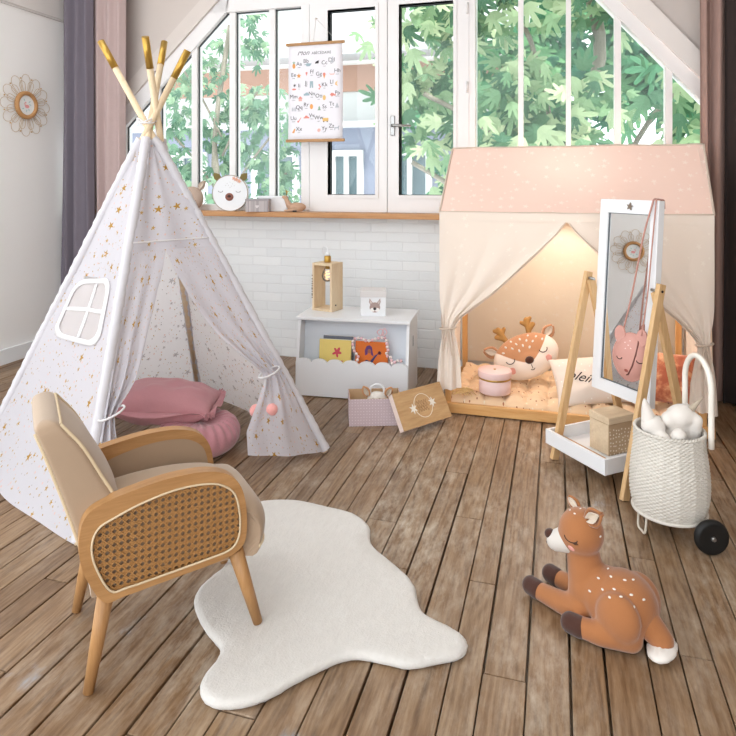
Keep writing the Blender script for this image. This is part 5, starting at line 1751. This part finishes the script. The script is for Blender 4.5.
fb = thing('fawn_box', 'white cube box with a fawn face print standing on the toy chest', 'box', (-1.018, 3.555, CT), R(15))
MB().box((0, 0, .060), (.142, .125, .12), bev=.0015).build('body', white_lacquer, fb)
MB().box((0, 0, .1255), (.149, .132, .036), bev=.0015).build('lid', plain('warm grey lid', '#dfdcdb', .5, .015, 8), fb)
Mf = Matrix.Translation((.010, -.0627, .050)) @ Mx
tp_ = plain('taupe print', '#b39c96', .8); wp = plain('white print', '#f4f0ee', .8); dk = plain('dark grey print', '#41383c', .8)
pf_ = MB().prism([(.030 * math.cos(a), .028 * math.sin(a) * (1 if math.sin(a) > 0 else 1.05)) for a in [2 * PI * i / 32 for i in range(32)]], .0008, Mf).build('face_print', tp_, fb)
for s in (-1, 1):
    MB().prism([(.008 * s, .022), (.030 * s, .050), (.033 * s, .03), (.026 * s, .012)][::s], .0008, Mf).build('ear_print', tp_, pf_)
    MB().prism([(.015 * s, .026), (.027 * s, .042), (.028 * s, .028), (.023 * s, .018)][::s], .0012, Mf).build('inner_ear_print', plain('light taupe print', '#d8cac5', .8), pf_)
    MB().prism(circle(.013, 20, (.013 * s, -.014), .011), .0012, Mf).build('cheek_print', wp, pf_)
MB().prism(circle(.009, 20, (0, -.008), .008), .0018, Mf).build('nose_print', dk, pf_)

# ------------------------------------------------------------------ open gift box with its lid leaning on it
gx = thing('open_gift_box', 'open lilac dotted gift box on the floor in front of the toy chest', 'box', (-.978, 2.985, 0), R(20))
BW, BD, BH = .262, .165, .132
t = NT('lilac dotted paper'); co = t.coord(); s2 = t.n('ShaderNodeSeparateXYZ', {0: co})
v2 = t.n('ShaderNodeCombineXYZ', {0: t.math('ADD', s2.outputs[0], s2.outputs[1]), 1: s2.outputs[2], 2: 0.0}).outputs[0]
lil = t.bsdf(t.mix(t.dots(v2, 70, .16, 1, .15), lin('#cdb9bf'), lin('#e9dde0')), .7)
kraft = plain('natural card inside', '#cfae88', .8, .05, 14)
for c, d in (((BW / 2, .002, BH / 2), (BW, .004, BH)), ((BW / 2, BD - .002, BH / 2), (BW, .004, BH)), ((.002, BD / 2, BH / 2), (.004, BD - .008, BH)), ((BW - .002, BD / 2, BH / 2), (.004, BD - .008, BH))):
    MB().box(c, d).build('box_wall', lil, gx)
for c, d in (((BW / 2, .0048, BH / 2 + .0005), (BW - .008, .0014, BH)), ((BW / 2, BD - .0048, BH / 2 + .0005), (BW - .008, .0014, BH)), ((.0048, BD / 2, BH / 2 + .0005), (.0014, BD - .008, BH)), ((BW - .0048, BD / 2, BH / 2 + .0005), (.0014, BD - .008, BH)), ((BW / 2, BD / 2, .003), (BW - .01, BD - .01, .004))):
    MB().box(c, d).build('lining', kraft, gx)
W0 = gx.matrix_basis
P0, P1 = Vector((-.708, 2.940, .001)), Vector((-.525, 3.198, .001))
e_ = (P1 - P0).normalized(); nrm_ = Vector((e_.y, -e_.x, 0))           # towards the viewer's right
up_ = (Vector((0, 0, .150)) - nrm_ * .088).normalized()
out_ = e_.cross(up_)
if out_.dot(nrm_) < 0: out_ = -out_
lid = thing('gift_box_lid', 'wood grain gift box lid with a round emblem leaning on the open box', 'box lid', (P0 + P1) / 2)
ML = Matrix((e_, up_, out_)).transposed().to_4x4()
lid.rotation_euler = ML.to_euler()
LW_, LH_ = .318, .176
grain = wood('printed wood grain', '#b08a5e', '#cfae82', (.12, 1, 1), .6, 26)
MB().box((0, LH_ / 2, .0), (LW_, LH_, .004), bev=.001).build('top_sheet', grain, lid)
rim_m = plain('pale rose card', '#e6d3cb', .7)
for c, d in (((0, .002, -.016), (LW_, .004, .030)), ((0, LH_ - .002, -.016), (LW_, .004, .030)), ((-LW_ / 2 + .002, LH_ / 2, -.016), (.004, LH_, .030)), ((LW_ / 2 - .002, LH_ / 2, -.016), (.004, LH_, .030))):
    MB().box(c, d).build('rim', rim_m, lid)
lid.location += out_ * .030 + Vector((0, 0, .014))
cream = plain('cream print', '#efe6d6', .7)
MB().tube([(.004 + .056 * math.cos(a), LH_ / 2 + .056 * math.sin(a), .0022) for a in [2 * PI * i / 48 for i in range(48)]], .0016, closed=True, seg=6).build('round_emblem', cream, lid)
for sx, sy in ((-.062, -.004), (.066, .004)):
    MB().prism(star2d(.026, .42, 6), .0012, Matrix.Translation((sx, LH_ / 2 + sy, .0018))).build('emblem_flower', plain('pale flower print', '#e4e2da', .7), lid)
b = MB()
for k, (y, a0) in enumerate(((.018, 0), (.0, 2), (-.018, 4))):
    b2 = MB()
    b2.tube(catmull([(-.034 + i * .0042, LH_ / 2 + y + .008 * math.sin(i * 1.7 + a0) * (1 if i % 5 else 1.5), .0024) for i in range(17)], 3), .0008, seg=4)
    b2.build('script_line', plain('brown ink', '#8a6547', .7), lid)
b.b.free()
toy = thing('plush_in_box', 'white plush animal with tan ears peeking out of the open gift box', 'plush toy', W0 @ Vector((.135, .085, .006)), R(20))
soft('body', [('e', (0, 0, .05), (.075, .05, .048)), ('e', (.01, 0, .098), (.052, .042, .038))], white_plush, toy, vox=.005)
ear('ear', (-.035, -.012, .115), (-.060, -.016, .165), .020, (0, -1, .1), tan_light, lining, toy)
ear('ear', (.055, -.012, .112), (.080, -.016, .158), .020, (0, -1, .1), tan_light, lining, toy)
MB().tube([(.01 + .036 * math.cos(a), .012, .135 + .034 * math.sin(a)) for a in [-.3 + 3.75 * i / 20 for i in range(21)]], .006).build('ring_handle', white_lacquer, toy)
MB().ell((.018, -.036, .108), (.008, .006, .006)).build('nose', dark_line, toy)

# ------------------------------------------------------------------ standing mirror with tray
MC = Vector((.2479, 2.8607, .3011)); yaw, th_, ML_, MW = -.8646, .0665, .8256, .3148
h_ = Vector((math.cos(yaw), math.sin(yaw), 0)); nr = Vector((h_.y, -h_.x, 0))
upm = Vector((0, 0, 1)) * math.cos(th_) - nr * math.sin(th_)
Nm = nr * math.cos(th_) + Vector((0, 0, 1)) * math.sin(th_)
back = -nr
mir = thing('standing_mirror', 'white framed standing mirror on a pale wooden A-frame with a tray shelf', 'mirror', (MC.x, MC.y, 0))
MM = Matrix((h_, upm, Nm)).transposed().to_4x4(); MM.translation = MC      # local: x along, y up, z out of the glass
def mb(b, n, m, par=None, **k):
    b.b.transform(MM); b.b.transform(mir.matrix_basis.inverted())
    o = b.build(n, m, par or mir, **k); return o
gx0, gx1, gy0, gy1 = -.112, .117, .050, .768
b = MB().ring([(-MW / 2, 0), (MW / 2, 0), (MW / 2, ML_), (-MW / 2, ML_)], [(gx0, gy0), (gx1, gy0), (gx1, gy1), (gx0, gy1)], .030, Matrix.Translation((0, 0, -.030)))
fr = mb(b, 'frame', white_lacquer)
mm = NT('mirror glass'); gn = mm.n('ShaderNodeBsdfGlossy', {'Color': (.97, .98, .98, 1), 'Roughness': .0}); mm.t.links.new(gn.outputs[0], mm.out.inputs['Surface'])
mb(MB().box(((gx0 + gx1) / 2, (gy0 + gy1) / 2, -.012), (gx1 - gx0 + .004, gy1 - gy0 + .004, .004)), 'mirror_glass', mm.m)
j = .003
mb(MB().ring([(gx0, gy0), (gx1, gy0), (gx1, gy1), (gx0, gy1)], [(gx0 + j, gy0 + j), (gx1 - j, gy0 + j), (gx1 - j, gy1 - j), (gx0 + j, gy1 - j)], .003, Matrix.Translation((0, 0, -.0095))), 'glass_edge', plain('dark glass edge', '#5a6066', .4))
mb(MB().box((0, ML_ / 2, -.033), (MW - .02, ML_ - .02, .006)), 'backing', white_lacquer)
mb(MB().prism(star2d(.017, .42, 5, 80), .007, Matrix.Translation((.012, .798, .0005))), 'star_knob', plain('bronze star', '#8d7f70', .4, metallic=.6))
# A-frame legs: front and rear pair on each side, meeting at the pivot
pivots = []
LS = .196
c0 = Vector(((.235 - .004) / 2, (2.58 + 2.89) / 2, 0))
for s in (-1, 1):
    foot = c0 + h_ * LS * s
    piv = foot + back * .186 + Vector((0, 0, .775))
    top = foot + (piv - foot) * 1.035
    rear = foot + back * .395
    rear_side = h_ * (.0)
    for p, q, nm in ((foot, top, 'leg'), (rear - h_ * s * .022, piv - h_ * s * .022 + Vector((0, 0, -.005)), 'leg')):
        d = (q - p).normalized()
        b = MB().bar(p, q, .030 if False else .020, .034, up=h_ * s, bev=.002) if False else MB().bar(p + Vector((0, 0, .001)), q, .034, .020, up=h_, bev=.002)
        b.build(nm, pine, mir, world=True)
    MB().cyl(piv + h_ * s * .0095, piv + h_ * s * .0125, .005).build('screw', black, mir, world=True)
    pivots.append(piv)
for s, pv in zip((-1, 1), pivots): MB().cyl(pv, pv - h_ * s * .042, .006).build('pivot_pin', steel, mir, world=True)
# tray
TZ0, TZ1 = .062, .124
tc0 = Vector((.092, 2.787, 0)) + nr * .034 - h_ * .002
TWd, TDp = .348, .305
MT = Matrix((h_, back, Vector((0, 0, 1)))).transposed().to_4x4(); MT.translation = tc0 + Vector((0, 0, 0))
def tr2(b, n):
    b.b.transform(MT); return b.build(n, white_lacquer, mir, world=True)
hz_ = (TZ0 + TZ1) / 2
tr2(MB().box((0, .006, hz_), (TWd, .012, TZ1 - TZ0), bev=.0015), 'tray_side')
tr2(MB().box((0, TDp - .006, hz_), (TWd, .012, TZ1 - TZ0), bev=.0015), 'tray_side')
for s in (-1, 1): tr2(MB().box((s * (TWd / 2 - .006), TDp / 2, hz_), (.012, TDp - .024, TZ1 - TZ0), bev=.0015), 'tray_side')
tr2(MB().box((0, TDp / 2, TZ0 + .006), (TWd - .024, TDp - .024, .008)), 'tray_floor')

# dotted wooden box and the thin board in the tray
TB_ = Vector((.205, 2.800, TZ0 + .0108))
wbx = thing('dotted_wooden_box', 'pale wooden box with white dots standing in the mirror tray', 'box', TB_ - h_ * .055 + back * .07, yaw)
t = NT('dotted wood'); co = t.coord(); s2 = t.n('ShaderNodeSeparateXYZ', {0: co})
v2 = t.n('ShaderNodeCombineXYZ', {0: s2.outputs[1], 1: s2.outputs[2], 2: 0.0}).outputs[0]
gz = t.noise(t.vm('MULTIPLY', co, (1, .2, 1)), 40, 5)
m = t.math('MULTIPLY', t.dots(v2, 62, .2, 1, .5), t.math('LESS_THAN', s2.outputs[2], .112))
dwm = t.bsdf(t.mix(m, t.mix(gz, lin('#a58a6c'), lin('#c2a785')), lin('#eadfcd')), .6)
lwm = wood('light box wood', '#cdb698', '#e3d0b3', (1, .15, 1), .6, 30)
MB().box((0, 0, .064), (.108, .14, .128), bev=.002).build('body', [dwm], wbx)
MB().box((0, 0, .1425), (.113, .145, .028), bev=.002).build('lid', lwm, wbx)
MB().box((-.0546, 0, .064), (.002, .136, .124)).build('pale_side', lwm, wbx)
MB().box((0, -.0706, .064), (.104, .002, .124)).build('pale_front', lwm, wbx)
bd = thing('thin_board', 'thin brown wooden board lying in the mirror tray before the dotted box', 'board', MT @ Vector((-.02, .055, TZ0 + .0108)), yaw)
MB().box((0, 0, .010), (.26, .045, .018), bev=.003).build('plank', wood('brown board', '#a97f5b', '#c79f78', (.1, 1, 1), .6), bd)

# pink shoulder bag hanging from the mirror
bagm = plain('rose leather', '#cf9a8f', .5, .03, 12, .1, 300)
bagd = plain('deep rose leather', '#bb8a7e', .5, .03, 12)
BC = MM @ Vector((.086, .190, .036))
bag = thing('fawn_shoulder_bag', 'small rose animal face shoulder bag hanging on the mirror frame by its strap', 'bag', BC)
MBg = Matrix((h_, upm, Nm)).transposed().to_4x4()
bag.rotation_euler = (MBg.to_3x3() @ Matrix.Rotation(R(16), 3, 'Y') ).to_euler()
b = MB()
def bagf(s):
    def fn(u, v):
        x, y = u * 2 - 1, v * 2 - 1
        a = math.atan2(y, x); r_ = max(abs(x), abs(y))
        ex, ey = .068, .092
        px_ = ex * r_ * math.cos(a) * (1 + .06 * math.cos(2 * a)); py_ = ey * r_ * math.sin(a)
        return Vector((px_, py_, s * .024 * (1 - r_ ** 3) + s * .006))
    return fn
b.grid(30, 30, bagf(1)); b.grid(30, 30, bagf(-1))
n_ = 60
pouch = b.build('pouch', bagm, bag)
b = MB()
rimp = [Vector((.068 * math.cos(a) * (1 + .06 * math.cos(2 * a)), .092 * math.sin(a), 0)) for a in [2 * PI * i / 72 for i in range(72)]]
b.tube(rimp, .0068, closed=True, seg=10); b.build('gusset', bagm, bag)
for s in (-1, 1):
    MB().prism([(.046 * s + .022 * math.cos(a), .086 + .034 * math.sin(a)) for a in [2 * PI * i / 28 for i in range(28)]], .008, Matrix.Translation((0, 0, -.002 + .006))).build('ear', bagm, bag)
T = bvh(pouch)
b = MB()
stroke(b, T, (.02, 0, .6), [(.030, .088, 0), (.036, .06, 0), (.034, .02, 0), (.022, -.03, 0), (.004, -.066, 0), (-.004, -.072, 0)], .003, .0006)
b.build('flap_seam', plain('dark rose edge', '#6d4038', .6), bag)
for x in (-.034, .050):
    b = MB(); stroke(b, T, (x, -.01, .6), [(x + .013 * math.cos(a), -.002 - .010 * math.sin(a), 0) for a in [PI * i / 8 for i in range(9)]], .0017, .0006); b.build('closed_eye', dark_line, bag)
b = MB(); spot(b, T, (.006, -.052, .6), (-.004, -.052, 0), .0085, .0065, .0022); b.build('nose', plain('brown rose', '#a0594d', .6), bag)
b = MB()
for x, y in ((.0, .05), (-.01, .035), (.012, .04), (.004, .068), (-.016, .058)): spot(b, T, (x, y, .6), (x, y, 0), .003, .0022, .001)
b.build('pale_spots', plain('pale rose', '#f2d9d2', .7), bag)['kind'] = 'stuff'
# strap over the top edge of the frame
w2b = bag.matrix_basis.inverted()
def mp(x, y, z): return w2b @ (MM @ Vector((x, y, z)))
pl1 = [mp(.040, .285, .036), mp(.065, .45, .022), mp(.10, .68, .014), mp(.128, .80, .008), mp(.134, ML_ + .004, .004), mp(.136, ML_ + .006, -.015), mp(.138, ML_ + .002, -.035), mp(.138, ML_ - .03, -.041)]
b = MB()
b.tube(catmull(pl1, 6), .0038, seg=8); b.build('strap', bagd, bag)
pl2 = [mp(.134, .285, .036), mp(.138, .45, .018), mp(.144, .66, .012), mp(.147, .80, .007), mp(.148, ML_ + .004, .004), mp(.149, ML_ + .006, -.015), mp(.149, ML_ + .002, -.035), mp(.149, ML_ - .03, -.041)]
MB().tube(catmull(pl2, 6), .0030, seg=8).build('strap', bagd, bag)

# ------------------------------------------------------------------ wicker basket on wheels
BX, BY = .370, 2.405
bas = thing('wicker_trolley', 'white wicker doll trolley basket with arched handle and black wheels', 'basket', (BX, BY, 0))
wick = plain('white wicker', '#d8d3ca', .6, .06, 120)
Zb, Zt = .078, .350
def Rz(s): return .115 + .010 * math.sin(PI * min(1, s * 1.1 + .12)) - .006 * s - .010 * (1 - s) ** 6
NS, ROWS = 72, 46
def weave(u, v):
    a = u * 2 * PI
    row = v * ROWS
    r = Rz(v) + .0019 * math.cos(a * NS / 2 + PI * math.floor(row)) + .0012 * abs(math.sin(PI * row)) + .0022 * math.exp(-((((a * 15 / (2 * PI)) % 1) - .5) / .12) ** 2) 
    return Vector((r * math.cos(a), r * math.sin(a), Zb + (Zt - Zb) * v))
MB().grid(NS * 4, ROWS * 3, weave, closed=True).build('woven_wall', wick, bas, solid=.004)
MB().lathe([(.0005, Zb + .002), (.110, Zb + .002), (.110, Zb + .008), (.0005, Zb + .008)], 40, cap=False).build('base', wick, bas)
b = MB()
for k in range(2):
    b2 = MB()
    b2.tube([((Rz(1) + .001 + .003 * math.cos(30 * a + PI * k)) * math.cos(a), (Rz(1) + .001 + .003 * math.cos(30 * a + PI * k)) * math.sin(a), Zt + .001 + .003 * math.sin(30 * a + PI * k)) for a in [2 * PI * i / 240 for i in range(240)]], .0038, closed=True, seg=6)
    b2.build('braided_rim', wick, bas)
b2 = MB(); b2.tube([(.116 * math.cos(a), .116 * math.sin(a), Zb) for a in [2 * PI * i / 60 for i in range(60)]], .006, closed=True, seg=8); b2.build('base_ring', wick, bas)
b.b.free()
# direction of the axle: towards the viewer and a little to the right
yv = math.radians(16.45)
rgt, fwd = Vector((math.cos(yv), math.sin(yv), 0)), Vector((-math.sin(yv), math.cos(yv), 0))
ax_ = (rgt * .03 - fwd * .999).normalized()
sd_ = Vector((-ax_.y, ax_.x, 0))
if sd_.dot(rgt) < 0: sd_ = -sd_
hc = sd_ * .100
pts = []
for i in range(25):
    a = PI * i / 24
    pts.append(hc + ax_ * .083 * math.cos(a) + Vector((0, 0, .505 + .095 * math.sin(a))))
pts = [pts[0] + Vector((0, 0, -.19)), pts[0] + Vector((0, 0, -.09))] + pts + [pts[-1] + Vector((0, 0, -.09)), pts[-1] + Vector((0, 0, -.19))]
MB().tube(catmull(pts, 2), .0095, seg=12).build('handle', plain('cream cane wrap', '#efe9df', .5, .05, 200), bas)
wr_ = .056
wc = sd_ * .066
MB().cyl(wc - ax_ * .155 + Vector((0, 0, wr_)), wc + ax_ * .155 + Vector((0, 0, wr_)), .0045).build('axle', steel, bas)
for s in (-1, 1):
    c = wc + ax_ * .142 * s
    prof = [(.012, -.012), (.045, -.014), (.052, -.011), (wr_ - .0005, -.004), (wr_ - .0005, .004), (.052, .011), (.045, .014), (.030, .010), (.012, .012)]
    b = MB().lathe(prof, 48)
    b.b.transform(Matrix.Translation(c + Vector((0, 0, wr_))) @ ax_.to_track_quat('Z', 'Y').to_matrix().to_4x4())
    wh = b.build('wheel', black, bas)
    MB().cyl(c + ax_ * .010 * s + Vector((0, 0, wr_)), c + ax_ * .019 * s + Vector((0, 0, wr_)), .009, .006).build('hub_cap', steel, wh)
for s in (-1, 1):
    MB().bar(wc + ax_ * .10 * s + Vector((0, 0, wr_ - .002)), wc * .9 + ax_ * .09 * s + Vector((0, 0, Zb + .012)), .006, .012).build('axle_bracket', steel, bas) if False else None
f0 = -sd_ * .090
MB().tube(catmull([f0 - ax_ * .028 + Vector((0, 0, Zb + .004)), f0 - ax_ * .026 - sd_ * .006 + Vector((0, 0, .012)), f0 - sd_ * .006 + Vector((0, 0, .0045)), f0 + ax_ * .026 - sd_ * .006 + Vector((0, 0, .012)), f0 + ax_ * .028 + Vector((0, 0, Zb + .004))], 6), .004).build('stand_foot', plain('cream metal', '#ded6c8', .4), bas)

# two white plush toys in the basket
def bp(r, f, z): return rgt * r + fwd * f + Vector((0, 0, z))
un = thing('plush_unicorn', 'white plush unicorn lying on its side at the right in the wicker basket', 'plush toy', (BX, BY, .080))
soft('body', [('e', bp(.02, .01, .12), (.08, .07, .10)), ('c', bp(.02, .0, .24), .045, bp(.035, -.01, .312), .036), ('e', bp(.032, -.015, .322), (.050, .044, .038), (0, R(-15), R(16))), ('e', bp(-.010, -.02, .312), (.026, .026, .026)), ('c', bp(.07, -.02, .26), .027, bp(.072, -.04, .315), .022), ('c', bp(.0, -.04, .23), .03, bp(.0, -.07, .275), .024), ('e', bp(.06, 0, .345), (.014, .012, .016))], white_plush, un, vox=.005)
MB().cyl(bp(.060, -.03, .348), bp(.098, -.04, .395), .0115, .002).build('horn', plain('silver beige cloth', '#b9aa97', .5, .1, 90), un)
st = thing('plush_bunny', 'white pointed ear plush leaning at the left in the wicker basket', 'plush toy', (BX, BY, .080))
soft('body', [('e', bp(-.046, .0, .13), (.042, .05, .10)), ('e', bp(-.062, -.015, .288), (.040, .036, .036)), ('e', bp(-.05, -.045, .245), (.034, .03, .036)), ('c', bp(-.045, .0, .22), .032, bp(-.058, -.01, .28), .03), ('c', bp(-.066, -.045, .235), .022, bp(-.045, -.062, .262), .020)], white_plush, st, vox=.005)
soft('ear', [('c', bp(-.074, -.01, .305), .026, bp(-.083, -.006, .352), .014), ('c', bp(-.083, -.006, .352), .014, bp(-.087, -.004, .375), .005)], white_plush, st, vox=.004)
# ------------------------------------------------------------------ camera, light
cam = bpy.data.cameras.new('camera')
co = bpy.data.objects.new('camera', cam)
COL.objects.link(co)
co.location = (0, 0, 1.2)
co.rotation_euler = (R(90), 0, R(16.45))
cam.sensor_width = 36
cam.lens = 36 * 640 / 736
cam.shift_y = -(368 - 182) / 736
cam.clip_start = .05
sc.camera = co

w = bpy.data.worlds.new('bright overcast sky')
sc.world = w
w.use_nodes = True
bg = w.node_tree.nodes['Background']
bg.inputs['Color'].default_value = (.93, .97, 1.0, 1)
bg.inputs['Strength'].default_value = 3.0

sun = bpy.data.lights.new('sun', 'SUN')
sun.energy = 5.0
sun.angle = R(3)
sun.color = (1, .97, .9)
so = bpy.data.objects.new('sun', sun)
COL.objects.link(so)
d = Vector((-1.0, .3, -.9))     # the way the light travels: over the roof, onto the trees
so.rotation_euler = d.to_track_quat('-Z', 'Y').to_euler()

# added point light without a fitting, makes the play tent glow inside
pl_d = bpy.data.lights.new('play tent fill light', 'POINT')
pl_d.energy = 14
pl_d.color = (1.0, .94, .86)
pl_d.shadow_soft_size = .09
po = bpy.data.objects.new('play tent fill light', pl_d)
COL.objects.link(po)
po.location = (.05, 3.80, 1.09)

sc.view_settings.view_transform = 'Standard'
sc.view_settings.look = 'None'
sc.view_settings.exposure = 0.04
sc.view_settings.gamma = 1.0
sc.view_settings.use_curve_mapping = False
